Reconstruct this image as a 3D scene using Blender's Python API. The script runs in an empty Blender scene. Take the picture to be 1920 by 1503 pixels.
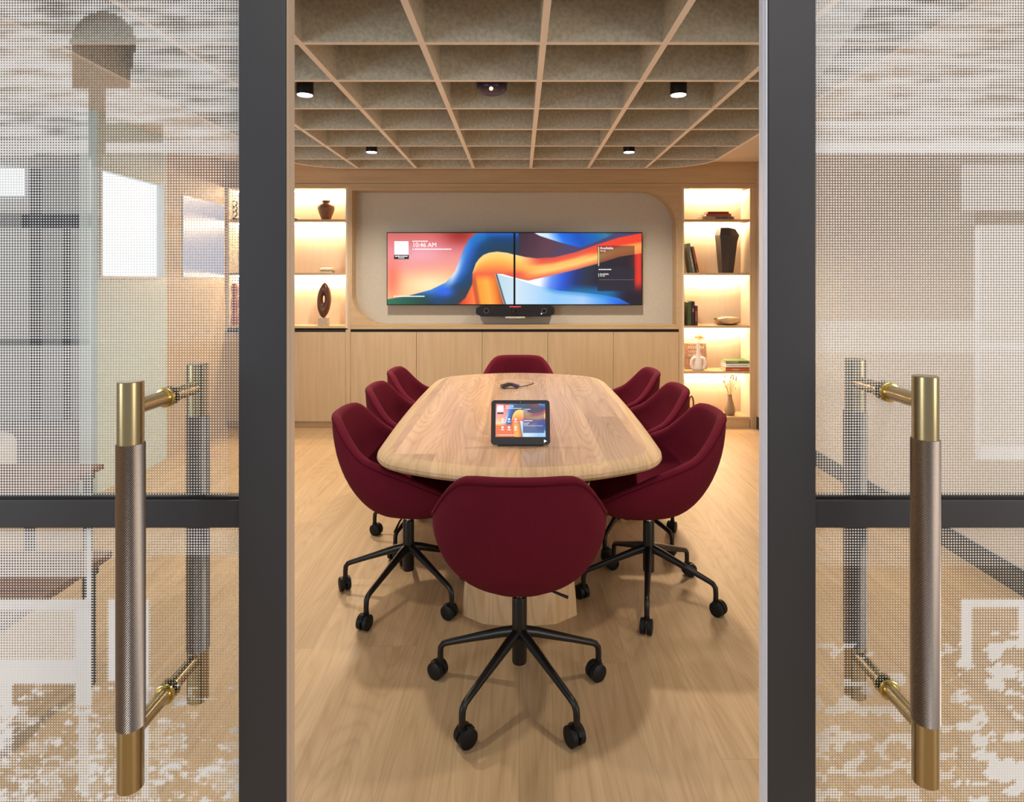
import bpy, bmesh, math, random
import numpy as np
from mathutils import Vector, Matrix

random.seed(7)
PI = math.pi
R = math.radians
SC = bpy.context.scene
COL = SC.collection

# ------------------------------------------------------------------ camera frame
F = 1180.0            # focal length in photograph pixels (1920 wide)
CX, CY = 974.0, 523.0  # vanishing point of the room's depth lines
EYE = 1.43
def P(px, py, y):
    return Vector(((px - CX) * y / F, y, EYE - (py - CY) * y / F))
def PX(px, y): return (px - CX) * y / F
def PZ(py, y): return EYE - (py - CY) * y / F

# ------------------------------------------------------------------ node helpers
class NT:
    def __init__(self, mat):
        mat.use_nodes = True
        self.t = mat.node_tree
        self.t.nodes.clear()
    def n(self, typ, ins=None, **kw):
        nd = self.t.nodes.new(typ)
        for k, v in kw.items(): setattr(nd, k, v)
        for k, v in (ins or {}).items(): self.put(nd, k, v)
        return nd
    def put(self, nd, k, v):
        s = nd.inputs[k]
        if isinstance(v, bpy.types.NodeSocket): self.t.links.new(v, s)
        else: s.default_value = v
    def math(self, op, a, b=None, c=None, clamp=False):
        nd = self.t.nodes.new('ShaderNodeMath'); nd.operation = op; nd.use_clamp = clamp
        self.put(nd, 0, a)
        if b is not None: self.put(nd, 1, b)
        if c is not None: self.put(nd, 2, c)
        return nd.outputs[0]
    def mix(self, f, a, b, mode='MIX'):
        nd = self.t.nodes.new('ShaderNodeMix'); nd.data_type = 'RGBA'; nd.blend_type = mode
        self.put(nd, 0, f)
        self.put(nd, 6, a if isinstance(a, bpy.types.NodeSocket) else (*a, 1))
        self.put(nd, 7, b if isinstance(b, bpy.types.NodeSocket) else (*b, 1))
        return nd.outputs[2]
    def xyz(self):
        tc = self.n('ShaderNodeTexCoord')
        sp = self.n('ShaderNodeSeparateXYZ', {0: tc.outputs['Object']})
        return tc.outputs['Object'], sp.outputs[0], sp.outputs[1], sp.outputs[2]
    def vec(self, x, y, z):
        return self.n('ShaderNodeCombineXYZ', {0: x, 1: y, 2: z}).outputs[0]
    def noise(self, v, scale, detail=2.0, rough=.5, dist=0.0):
        nd = self.n('ShaderNodeTexNoise', {'Vector': v, 'Scale': scale, 'Detail': detail, 'Roughness': rough, 'Distortion': dist})
        return nd.outputs[0]
    def white(self, v):
        return self.n('ShaderNodeTexWhiteNoise', {'Vector': v}).outputs[0]
    def ramp(self, f, lo, hi):
        return self.n('ShaderNodeMapRange', {0: f, 1: lo, 2: hi}, clamp=True).outputs[0]
    def bump(self, h, strength, dist=.002):
        return self.n('ShaderNodeBump', {'Height': h, 'Strength': strength, 'Distance': dist}).outputs[0]
    def out(self, sh):
        o = self.n('ShaderNodeOutputMaterial'); self.t.links.new(sh, o.inputs[0])
    def principled(self, **k):
        nd = self.t.nodes.new('ShaderNodeBsdfPrincipled')
        for kk, v in k.items():
            kk = kk.replace('_', ' ')
            if kk == 'Base Color' and not isinstance(v, bpy.types.NodeSocket): v = (*v, 1)
            if kk == 'Emission Color' and not isinstance(v, bpy.types.NodeSocket): v = (*v, 1)
            self.put(nd, kk, v)
        self.out(nd.outputs[0]); return nd

MAT = {}
def pm(name, col, rough=.5, metal=0.0, spec=.5, vary=.0, vscale=40, bump=0.0, bscale=200, coat=0.0, sheen=0.0):
    m = bpy.data.materials.new(name); t = NT(m)
    co = t.xyz()[0]
    base = col
    if vary:
        nz = t.noise(co, vscale, 4)
        base = t.mix(t.ramp(nz, .3, .7), tuple(c * (1 - vary) for c in col), tuple(min(1, c * (1 + vary)) for c in col))
    k = dict(Base_Color=base, Roughness=rough, Metallic=metal)
    p = t.principled(**k)
    p.inputs['Specular IOR Level'].default_value = spec
    p.inputs['Coat Weight'].default_value = coat
    p.inputs['Sheen Weight'].default_value = sheen
    if bump:
        t.put(p, 'Normal', t.bump(t.noise(co, bscale, 3), bump))
    MAT[name] = m; return m

def wood(name, light, dark, axis='Z', width=None, length=1.4, scale=1.0, rough=.45, ring=0.0, tint=.12, seam=.0, spec=.4, coat=0.0):
    """grain runs along axis; boards side by side across the other in-plane axis when width is given"""
    m = bpy.data.materials.new(name); t = NT(m)
    co, x, y, z = t.xyz()
    if axis == 'Z': a, b, c = z, x, y
    elif axis == 'X': a, b, c = x, z, y
    else: a, b, c = y, x, z
    off = 0.0; rnd = None
    if width:
        bi = t.math('FLOOR', t.math('DIVIDE', b, width))
        r1 = t.white(t.vec(bi, 3.3, 1.7))
        ai = t.math('FLOOR', t.math('ADD', t.math('DIVIDE', a, length), t.math('MULTIPLY', r1, 7.0)))
        rnd = t.white(t.vec(bi, ai, 9.1))
        off = t.math('MULTIPLY', rnd, 37.0)
        bb = t.math('ADD', b, off); cc = t.math('ADD', c, off)
    else:
        bb, cc = b, c
    v = t.vec(t.math('MULTIPLY', a, .9 * scale), t.math('MULTIPLY', bb, 14 * scale), t.math('MULTIPLY', cc, 14 * scale))
    g1 = t.noise(v, 1.6, 5, .6, .3)
    v2 = t.vec(t.math('MULTIPLY', a, 3 * scale), t.math('MULTIPLY', bb, 160 * scale), t.math('MULTIPLY', cc, 160 * scale))
    g2 = t.noise(v2, 1.0, 3, .6)
    f = t.math('ADD', t.math('MULTIPLY', g1, .65), t.math('MULTIPLY', g2, .35))
    if ring:
        v3 = t.vec(t.math('MULTIPLY', a, .62), t.math('MULTIPLY', bb, 5.5), t.math('MULTIPLY', cc, .5))
        n3 = t.noise(v3, 1.0, .6, .4, .1)
        s = t.math('SINE', t.math('MULTIPLY', n3, 170.0))
        s = t.math('POWER', t.math('ADD', t.math('MULTIPLY', s, .5), .5), 3.0)
        f = t.math('ADD', t.math('MULTIPLY', f, 1 - ring * .5), t.math('MULTIPLY', s, -ring * .42))
        f = t.math('ADD', f, ring * .16)
    colr = t.mix(t.ramp(f, .28, .72), dark, light)
    if rnd is not None:
        k = t.math('ADD', t.math('MULTIPLY', rnd, 2 * tint), 1 - tint)
        colr = t.mix(1.0, colr, t.n('ShaderNodeCombineColor', {0: k, 1: k, 2: k}).outputs[0], 'MULTIPLY')
        if seam:
            fb = t.math('FRACT', t.math('DIVIDE', b, width))
            fb = t.math('MINIMUM', fb, t.math('SUBTRACT', 1.0, fb))
            fa = t.math('FRACT', t.math('ADD', t.math('DIVIDE', a, length), t.math('MULTIPLY', r1, 7.0)))
            fa = t.math('MULTIPLY', t.math('MINIMUM', fa, t.math('SUBTRACT', 1.0, fa)), length / width)
            e = t.math('LESS_THAN', t.math('MINIMUM', fa, fb), .0016 / width)
            colr = t.mix(t.math('MULTIPLY', e, seam), colr, tuple(c * .45 for c in dark))
    p = t.principled(Base_Color=colr, Roughness=rough)
    p.inputs['Specular IOR Level'].default_value = spec
    p.inputs['Coat Weight'].default_value = coat
    p.inputs['Coat Roughness'].default_value = .22
    t.put(p, 'Normal', t.bump(g2, .08, .001))
    MAT[name] = m; return m

def emis(name, col, strength):
    m = bpy.data.materials.new(name); t = NT(m)
    t.principled(Base_Color=(0, 0, 0), Emission_Color=col, Emission_Strength=strength, Roughness=.3)
    MAT[name] = m; return m

def attr_screen(name, strength):
    m = bpy.data.materials.new(name); t = NT(m)
    a = t.n('ShaderNodeAttribute', attribute_name='Picture')
    p = t.principled(Base_Color=(.01, .01, .01), Emission_Color=a.outputs[0], Emission_Strength=strength, Roughness=.25)
    MAT[name] = m; return m

def frit_glass(name, pitch):
    m = bpy.data.materials.new(name); t = NT(m)
    co, x, y, z = t.xyz()
    d = t.n('ShaderNodeAttribute', attribute_name='frit').outputs[2]
    w = 2 * PI / pitch
    f = t.math('ADD', t.math('COSINE', t.math('MULTIPLY', x, w)), t.math('COSINE', t.math('MULTIPLY', z, w)))
    f = t.math('ADD', t.math('MULTIPLY', f, .25), .5)
    k = t.ramp(t.math('SUBTRACT', f, t.math('SUBTRACT', 1.0, d)), -.05, .05)
    tr = t.n('ShaderNodeBsdfTransparent', {'Color': (.95, .965, .96, 1)})
    gl = t.n('ShaderNodeBsdfGlossy', {'Color': (1, 1, 1, 1), 'Roughness': .02})
    fc = t.n('ShaderNodeLayerWeight', {'Blend': .5}).outputs['Facing']
    fr = t.math('ADD', t.math('MULTIPLY', t.math('POWER', fc, 5.0), .9), .042)
    clear = t.n('ShaderNodeMixShader', {0: fr, 1: tr.outputs[0], 2: gl.outputs[0]})
    df = t.n('ShaderNodeBsdfDiffuse', {'Color': (.86, .88, .90, 1)})
    tl = t.n('ShaderNodeBsdfTranslucent', {'Color': (.86, .88, .90, 1)})
    wh = t.n('ShaderNodeMixShader', {0: .35, 1: df.outputs[0], 2: tl.outputs[0]})
    mx = t.n('ShaderNodeMixShader', {0: k, 1: clear.outputs[0], 2: wh.outputs[0]})
    t.out(mx.outputs[0]); MAT[name] = m; return m

# ------------------------------------------------------------------ mesh helpers
class MB:
    def __init__(self): self.bm = bmesh.new()
    def box(self, x0, x1, y0, y1, z0, z1, bev=0.0, M=None, seg=2):
        r = bmesh.ops.create_cube(self.bm, size=1)
        vs = r['verts']
        for v in vs:
            v.co = Vector((x0 + (x1 - x0) * (v.co.x + .5), y0 + (y1 - y0) * (v.co.y + .5), z0 + (z1 - z0) * (v.co.z + .5)))
        if bev:
            es = list({e for v in vs for e in v.link_edges})
            rr = bmesh.ops.bevel(self.bm, geom=es, offset=bev, segments=seg, profile=.5, affect='EDGES')
            vs = list({v for f in rr['faces'] for v in f.verts} | {v for v in vs if v.is_valid})
        if M is not None: bmesh.ops.transform(self.bm, matrix=M, verts=vs)
        return self
    def ring(self, pts): return [self.bm.verts.new(p) for p in pts]
    def skin(self, rings, cap0=True, cap1=True, closed=True):
        n = len(rings[0])
        for a, b in zip(rings, rings[1:]):
            for i in range(n if closed else n - 1):
                j = (i + 1) % n
                self.bm.faces.new((a[i], a[j], b[j], b[i]))
        if cap0: self.bm.faces.new(list(reversed(rings[0])))
        if cap1: self.bm.faces.new(rings[-1])
        return self
    def lathe(self, prof, c=(0, 0, 0), n=32, sx=1.0, sy=1.0, cap=True):
        c = Vector(c); rings = []
        for r, z in prof:
            rings.append(self.ring([c + Vector((r * sx * math.cos(2 * PI * i / n), r * sy * math.sin(2 * PI * i / n), z)) for i in range(n)]))
        return self.skin(rings, cap, cap)
    def tube(self, pts, rad, n=12, cap=True, closed=False):
        pts = [Vector(p) for p in pts]
        if not hasattr(rad, '__len__'): rad = [rad] * len(pts)
        rings = []; N = len(pts); up = None
        for i, p in enumerate(pts):
            if closed: d = (pts[(i + 1) % N] - pts[i - 1])
            else: d = pts[min(i + 1, N - 1)] - pts[max(i - 1, 0)]
            d.normalize()
            if up is None:
                up = Vector((0, 0, 1)) if abs(d.z) < .9 else Vector((1, 0, 0))
            s = d.cross(up).normalized(); up = s.cross(d).normalized()
            rings.append(self.ring([p + (s * math.cos(2 * PI * k / n) + up * math.sin(2 * PI * k / n)) * rad[i] for k in range(n)]))
        if closed:
            rings.append(rings[0]); return self.skin(rings, False, False)
        return self.skin(rings, cap, cap)
    def cyl(self, a, b, r0, r1=None, n=24):
        return self.tube([a, b], [r0, r0 if r1 is None else r1], n)
    def prism(self, poly, y0, y1):
        """poly: list of (x,z), extruded along y"""
        a = self.ring([(x, y0, z) for x, z in poly]); b = self.ring([(x, y1, z) for x, z in poly])
        return self.skin([a, b])
    def slab(self, poly, z0, z1):
        a = self.ring([(x, y, z0) for x, y in poly]); b = self.ring([(x, y, z1) for x, y in poly])
        return self.skin([a, b])
    def quad(self, *p):
        self.bm.faces.new(self.ring(p)); return self
    def build(self, name, mat, parent=None, loc=None, smooth=False, angle=40):
        bmesh.ops.recalc_face_normals(self.bm, faces=self.bm.faces)
        me = bpy.data.meshes.new(name); self.bm.to_mesh(me); self.bm.free()
        o = bpy.data.objects.new(name, me); COL.objects.link(o)
        me.materials.append(mat)
        if smooth:
            me.shade_smooth() if angle >= 180 else me.shade_auto_smooth(angle) if hasattr(me, 'shade_auto_smooth') else me.shade_smooth()
            if angle < 180: me.set_sharp_from_angle(angle=R(angle))
        if parent: o.parent = parent
        if loc is not None: o.location = loc
        return o

def empty(name, loc=(0, 0, 0), rz=0.0):
    o = bpy.data.objects.new(name, None); COL.objects.link(o)
    o.location = loc; o.rotation_euler = (0, 0, rz); o.empty_display_size = .1
    return o
def tag(o, label, cat, group=None):
    o['label'] = label; o['category'] = cat
    if group: o['group'] = group
    return o
def thing(name, label, cat, loc=(0, 0, 0), rz=0.0, group=None):
    return tag(empty(name, loc, rz), label, cat, group)
def struct(o, label=None, cat=None):
    o['kind'] = 'structure'
    if label: o['label'] = label
    if cat: o['category'] = cat
    return o

def text_mesh(name, body, size, mat, parent, loc, rx=R(90), align='LEFT', depth=.0006):
    cu = bpy.data.curves.new(name, 'FONT'); cu.body = body; cu.size = size
    cu.align_x = align; cu.extrude = depth
    tmp = bpy.data.objects.new('tmp', cu); COL.objects.link(tmp)
    dg = bpy.context.evaluated_depsgraph_get()
    me = bpy.data.meshes.new_from_object(tmp.evaluated_get(dg))
    bpy.data.objects.remove(tmp); me.name = name
    me.materials.clear(); me.materials.append(mat)
    o = bpy.data.objects.new(name, me); COL.objects.link(o)
    o.location = loc; o.rotation_euler = (rx, 0, 0)
    if parent: o.parent = parent
    return o

def fillet(poly, radii, seg=10):
    """round polygon corners; radii per vertex"""
    out = []; n = len(poly)
    for i, p in enumerate(poly):
        r = radii[i] if hasattr(radii, '__len__') else radii
        p = Vector(p); a = Vector(poly[i - 1]); b = Vector(poly[(i + 1) % n])
        if r <= 0: out.append(tuple(p)); continue
        u = (a - p).normalized(); v = (b - p).normalized()
        ang = math.acos(max(-1, min(1, u.dot(v)))); d = r / math.tan(ang / 2)
        c = p + (u + v).normalized() * (r / math.sin(ang / 2))
        s = p + u * d; e = p + v * d
        a0 = math.atan2(s.y - c.y, s.x - c.x); a1 = math.atan2(e.y - c.y, e.x - c.x)
        da = (a1 - a0 + PI) % (2 * PI) - PI
        for k in range(seg + 1):
            t = a0 + da * k / seg; out.append((c.x + r * math.cos(t), c.y + r * math.sin(t)))
    return out

# ------------------------------------------------------------------ materials
wood('floor_oak', (.60, .43, .25), (.40, .265, .14), 'Y', width=.20, length=1.6, scale=.8, rough=.42, ring=.2, tint=.08, seam=.22, spec=.35)
wood('oak_upright', (.60, .455, .29), (.47, .335, .195), 'Z', scale=1.0, rough=.5, tint=.05)
wood('oak_level', (.58, .42, .25), (.46, .315, .17), 'X', scale=1.0, rough=.5, tint=.05)
wood('ash_table', (.64, .455, .305), (.40, .255, .15), 'Y', width=.165, length=2.1, scale=.9, rough=.27, ring=.26, tint=.24, spec=.85)
wood('ash_edge', (.62, .45, .28), (.44, .29, .155), 'Y', width=.165, length=2.1, scale=.9, rough=.62, ring=.3, tint=.14, spec=.25)
wood('oak_pale', (.74, .62, .47), (.66, .53, .385), 'Z', rough=.5)
wood('ash_pedestal', (.74, .53, .32), (.56, .36, .185), 'Z', width=.11, length=3, scale=.8, rough=.4, ring=.5, tint=.07)
wood('brown_slats', (.20, .085, .045), (.09, .035, .02), 'X', scale=1.0, rough=.4)
wood('walnut_sculpture', (.13, .045, .018), (.05, .016, .008), 'Z', scale=2.0, rough=.35)
pm('maroon_wool', (.125, .0075, .021), .9, spec=.15, vary=.12, vscale=350, bump=.25, bscale=900, sheen=.0)
pm('maroon_piping', (.085, .004, .011), .9, spec=.1)
pm('black_metal', (.007, .0065, .0065), .34, spec=.45)
pm('black_plastic', (.014, .014, .016), .45)
pm('caster_black', (.006, .006, .007), .5, spec=.3)
pm('chrome', (.75, .74, .72), .15, metal=1.0)
pm('brass', (.47, .36, .19), .25, metal=1.0)
pm('knurled_bronze', (.30, .24, .20), .34, metal=1.0)
pm('brass_bright', (.62, .46, .16), .22, metal=1.0)
pm('door_black', (.024, .0225, .025), .42, spec=.5)
pm('seal_aluminium', (.80, .82, .90), .45, metal=.3)
pm('felt_edge', (.93, .88, .84), .9, spec=.1)
pm('felt_baffle', (.64, .59, .47), .95, spec=.1, vary=.16, vscale=55, bump=.2, bscale=300)
pm('felt_panel', (.54, .495, .42), .95, spec=.1, vary=.05, vscale=90, bump=.15, bscale=400)
pm('plenum_black', (.02, .02, .02), .9)
pm('ceiling_paint', (.78, .74, .68), .85)
pm('wall_paint', (.66, .59, .50), .8, vary=.02, vscale=20)
pm('pale_green_wall', (.60, .73, .72), .35)
pm('lounge_wall', (.55, .58, .62), .7)
pm('navy', (.03, .04, .075), .6)
pm('dark_skirting', (.022, .02, .021), .5)
pm('white_gypsum', (.80, .80, .79), .7)
pm('duct_metal', (.32, .31, .30), .4, metal=.7)
pm('screen_bezel', (.004, .004, .005), .35)
pm('device_dark', (.007, .007, .010), .4)
pm('device_grey', (.10, .10, .11), .4)
pm('device_purple', (.035, .02, .06), .3)
pm('lens_glass', (.004, .004, .006), .08)
pm('bracket_white', (.60, .60, .58), .4)
pm('urn_brown', (.16, .075, .045), .6, vary=.2, vscale=60, bump=.3, bscale=120)
pm('charcoal_ceramic', (.045, .038, .036), .55)
pm('gold_crumple', (.68, .50, .33), .36, metal=.85, bump=1.0, bscale=38)
pm('white_ceramic', (.82, .76, .70), .5)
pm('tan_ceramic', (.27, .19, .12), .7, vary=.15, vscale=80, bump=.3, bscale=200)
pm('dried_stem', (.62, .47, .24), .9)
pm('yellow_petal', (.85, .47, .03), .8)
pm('stone_block', (.46, .36, .27), .7, vary=.2, vscale=70)
pm('speckled_stone', (.66, .54, .36), .5, vary=.5, vscale=90)
pm('paper', (.80, .74, .64), .8)
pm('book_white', (.78, .74, .70), .6)
pm('book_orange', (.50, .11, .035), .6)
pm('book_red', (.30, .05, .035), .6)
pm('book_green', (.10, .19, .045), .6)
pm('book_dkgreen', (.05, .075, .025), .6)
pm('book_black', (.02, .018, .03), .5)
pm('book_dkred', (.075, .018, .02), .6)
pm('book_sage', (.17, .20, .15), .6)
pm('book_rust', (.33, .12, .06), .6)
pm('book_grey', (.36, .31, .26), .6, vary=.35, vscale=60)
pm('book_pink', (.50, .06, .14), .6)
pm('cover_rose', (.55, .37, .28), .7, vary=.25, vscale=50)
pm('terracotta', (.32, .09, .045), .6)
pm('pouf_white', (.75, .73, .73), .9)
emis('led_warm', (1.0, .71, .43), 115.0)
emis('lamp_glow', (1.0, .88, .72), 14.0)
emis('bright_pane_glow', (.86, .93, 1.0), 1.35)
emis('dim_reflection_glow', (.70, .72, .95), .55)  # glow of the added pane that replaces a reflection on the oak
emis('ui_white', (1, 1, 1), 1.15)
emis('ui_green', (.65, .95, .35), .9)
emis('ui_grey', (.55, .55, .6), .5)
emis('led_red', (1.0, .05, .06), 1.6)
emis('led_pale', (1.0, .95, .55), 1.6)
attr_screen('screen_picture', 1.12)
PITCH = .0043
frit_glass('frit_glass', PITCH)

# ------------------------------------------------------------------ setting
YB = 6.03          # front plane of the joinery
XR = PX(1420, YB)  # right wall
XL = PX(424, YB)   # left wall
ZC = 2.554         # ceiling height
HG = 1.03          # baffle underside above eye
ZG = EYE + HG
YG = F * HG / 207.5
struct(MB().box(-6.2, XR + .15, -3.0, 6.6, -.06, 0).build('floor', MAT['floor_oak']), 'light oak plank floor running through the meeting room')
struct(MB().box(XR, XR + .15, .98, 6.6, 0, 3.05).build('wall_right', MAT['wall_paint']), 'beige painted wall on the right of the room')
struct(MB().box(-6.2, XR, 6.42, 6.6, 0, 3.05).build('wall_back', MAT['lounge_wall']), 'wall behind the oak joinery')
struct(MB().box(XL - .12, XL, 5.01, 6.42, 0, ZC).build('wall_left', MAT['oak_upright']), 'oak clad return wall on the left')
struct(MB().box(XR - .014, XR, .98, YB - .01, 0, .115, .003).build('baseboard_right', MAT['dark_skirting']), 'dark skirting along the right wall')
# pale wall on the left with glowing panes added in place of reflections
w = MB()
zw0, zw1 = EYE, 2.165
w.box(XL - .12, XL, 4.19, 5.01, 0, zw0).box(XL - .12, XL, 4.19, 5.01, zw1, ZC)
w.box(XL - .12, XL, 4.19, 4.22, zw0, zw1).box(XL - .12, XL, 4.98, 5.01, zw0, zw1)
struct(w.build('wall_left_pale', MAT['pale_green_wall']), 'pale green return wall beyond the left door')
w1 = struct(MB().box(XL - .07, XL - .05, 4.22, 4.98, zw0, zw1).build('reflection_pane_1', MAT['bright_pane_glow']), 'bright glowing pane added for a reflection in the pale green wall')
MB().box(XL - .05, XL + .006, 4.215, 4.235, zw0, zw1).box(XL - .05, XL + .006, 4.965, 4.985, zw0, zw1).box(XL - .05, XL + .006, 4.235, 4.965, zw0, zw0 + .02).build('pane_frame', MAT['white_gypsum'], w1)
w2 = struct(MB().box(XL, XL + .008, 5.25, 5.98, 1.45, 2.13).build('reflection_pane_2', MAT['dim_reflection_glow']), 'dim lavender glowing pane added for a reflection on the oak clad wall')  # glowing sheet put in where the oak cladding mirrors something bright
# lounge beyond
struct(MB().box(-6.2, -6.05, .98, 6.42, 0, 3.05).build('wall_lounge', MAT['lounge_wall']), 'pale wall of the lounge on the far left')
struct(MB().box(-5.05, -4.2, 6.38, 6.42, EYE + .52, EYE + .66).build('trim_1', MAT['navy']), 'dark navy band on the lounge wall')
struct(MB().box(-4.95, -4.87, 6.36, 6.42, 0, 2.9).box(-4.62, -4.58, 6.36, 6.42, 0, 1.95).build('trim_2', MAT['navy']), 'dark navy uprights on the lounge wall')
w3 = struct(MB().box(-5.95, -5.05, 6.39, 6.42, EYE + .85, 2.95).build('window_3', MAT['bright_pane_glow']), 'bright high window on the lounge wall')
# ceiling: gypsum border round the baffle opening, dark plenum above
GX = [v * HG for v in (-1.98, -1.46, -.933, -.414, .101, .619, 1.137, 1.657)]
GY = [1.196, 1.716, 2.236, 2.756, 3.276, 3.81, 4.341, 4.881, 5.416, YG]
RC = .46
c = MB()
c.box(GX[-1] + .03, XR, 1.0, 6.42, ZC, ZC + .1).box(-6.2, GX[0] - .03, 1.0, 6.42, ZC, ZC + .1)
c.box(GX[0] - .03, GX[-1] + .03, YG + .03, 6.42, ZC, ZC + .1)
for cx, sx in ((GX[-1] + .03, -1), (GX[0] - .03, 1)):
    o0 = (cx, YG + .03); cc_ = (cx + sx * RC, YG + .03 - RC)
    pts = [o0] + [(cc_[0] - sx * RC * math.cos(a), cc_[1] + RC * math.sin(a)) for a in [PI / 2 * k / 10 for k in range(11)]]
    c.slab(pts, ZC, ZC + .1)
struct(c.build('ceiling', MAT['ceiling_paint']), 'painted ceiling border around the baffle grid')
struct(MB().box(-6.2, XR + .15, .98, 6.6, 3.05, 3.12).build('ceiling_plenum', MAT['plenum_black']), 'dark soffit above the baffle grid')
struct(MB().box(-6.2, XR + .15, 1.03, 1.12, 2.42, 3.05).build('wall_front', MAT['wall_paint']), 'wall above the sliding glass doors')
# air duct above the baffles
d = MB().cyl((-2.2, 2.45, 2.88), (2.1, 2.45, 2.88), .11)
for k in range(6): d.cyl((-2.0 + k * .75, 2.45, 2.88), (-1.97 + k * .75, 2.45, 2.88), .117)
tag(d.build('air_duct', MAT['duct_metal'], smooth=True), 'round metal air duct in the dark above the ceiling baffles', 'duct')

# ------------------------------------------------------------------ baffle grid
DEP = .195; TH = .029
g = thing('ceiling_baffle_grid', 'large grid of grey brown felt baffles hanging under the ceiling', 'ceiling baffle', (0, 0, ZG))
path = [(GX[0], 1.12), (GX[0], YG - RC)]
path += [(GX[0] + RC - RC * math.cos(a), YG - RC + RC * math.sin(a)) for a in [PI / 2 * k / 14 for k in range(1, 15)]]
path += [(GX[-1] - RC + RC * math.sin(a), YG - RC + RC * math.cos(a)) for a in [PI / 2 * k / 14 for k in range(0, 15)]]
path += [(GX[-1], 1.12)]
def offset_path(path, d):
    out = []
    for i, p in enumerate(path):
        a = Vector(path[max(0, i - 1)]); b = Vector(path[min(len(path) - 1, i + 1)])
        t = (b - a).normalized(); n = Vector((-t.y, t.x))
        out.append((p[0] + n.x * d, p[1] + n.y * d))
    return out
rim = MB()
pi_, po = offset_path(path, -TH / 2), offset_path(path, TH / 2)
rings = [rim.ring([(a[0], a[1], 0), (b[0], b[1], 0), (b[0], b[1], DEP), (a[0], a[1], DEP)]) for a, b in zip(pi_, po)]
rim.skin(rings)
border = rim.build('border_baffle', MAT['felt_baffle'], g, smooth=True)
def pale_edge(o):
    o.data.materials.append(MAT['felt_edge'])
    for p in o.data.polygons:
        if p.normal.z < -.9: p.material_index = 1
    return o
def y_end(x):
    for s, cx in ((-1, GX[0] + RC), (1, GX[-1] - RC)):
        if (x - cx) * s > 0:
            return YG - RC + math.sqrt(max(0, RC * RC - (x - cx) ** 2))
    return YG
pale_edge(border)
for x in GX[1:-1]:
    pale_edge(MB().box(x - TH / 2, x + TH / 2, 1.12, y_end(x) - TH / 2, 0, DEP).build('lengthwise_baffle', MAT['felt_baffle'], g))
for y in GY[:-1]:
    dx = 0
    if y > YG - RC: dx = RC - math.sqrt(RC * RC - (y - YG + RC) ** 2)
    # cross baffles are notched in between the lengthwise ones
    m = MB(); xs = [GX[0] + dx] + GX[1:-1] + [GX[-1] - dx]
    for a, b in zip(xs, xs[1:]): m.box(a + TH / 2, b - TH / 2, y - TH / 2, y + TH / 2, .0008, DEP - .0008)
    pale_edge(m.build('crosswise_baffle', MAT['felt_baffle'], g))

# downlights hanging in the cells
def downlight(x, y, label, glow=46):
    t = thing('ceiling_downlight', label, 'ceiling light', (x, y, ZG + .002), 0, 'black cylinder downlights in the baffle grid')
    m = MB().lathe([(.043, .004), (.046, .0), (.0465, .004), (.0465, .155), (.043, .157)], n=32)
    m.build('housing', MAT['black_metal'], t, smooth=True)
    MB().cyl((0, 0, .157), (0, 0, .585), .005, n=8).build('rod', MAT['black_metal'], t)
    MB().lathe([(.041, -.001), (.041, .003)], n=28).build('lens', MAT['lamp_glow'], t)
    ld = bpy.data.lights.new('downlight_beam', 'SPOT'); ld.energy = glow; ld.color = (1, .87, .72)
    ld.spot_size = R(140); ld.spot_blend = .9; ld.shadow_soft_size = .045
    lo = bpy.data.objects.new('downlight_beam', ld); COL.objects.link(lo); lo.location = (0, 0, -.03); lo.parent = t
xl, xr = -1.205, .893
downlight(xl, 3.535, 'black cylinder downlight in the near lit row, left of the dark sensor', 98)
downlight(xr, 3.535, 'black cylinder downlight in the near lit row, right of the dark sensor', 98)
downlight(xl, 5.13, 'small far black cylinder downlight above the left end of the screens', 130)
downlight(xr, 5.13, 'small far black cylinder downlight above the right end of the screens', 130)
downlight(xl, 1.95, 'nearest black cylinder downlight on the left, over the front of the room')
downlight(xr, 1.95, 'nearest black cylinder downlight on the right, over the front of the room')
# sensor dome
s = thing('ceiling_sensor', 'dark purple oval sensor hanging in a middle baffle cell', 'sensor', (PX(922, 3.55), 3.55, ZG + .018))
MB().lathe([(.001, -.006), (.05, -.004), (.075, .006), (.084, .022), (.085, .05), (.08, .06), (.02, .062)], n=36).build('dome', MAT['device_purple'], s, smooth=True)
MB().lathe([(.09, .05), (.09, .085), (.03, .09), (.012, .1), (.012, .571)], n=36).build('mount', MAT['black_plastic'], s, smooth=True)
MB().cyl((0, -.0735, .004), (0, -.083, .0), .011, .009).build('lens', MAT['led_pale'], s)

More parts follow.
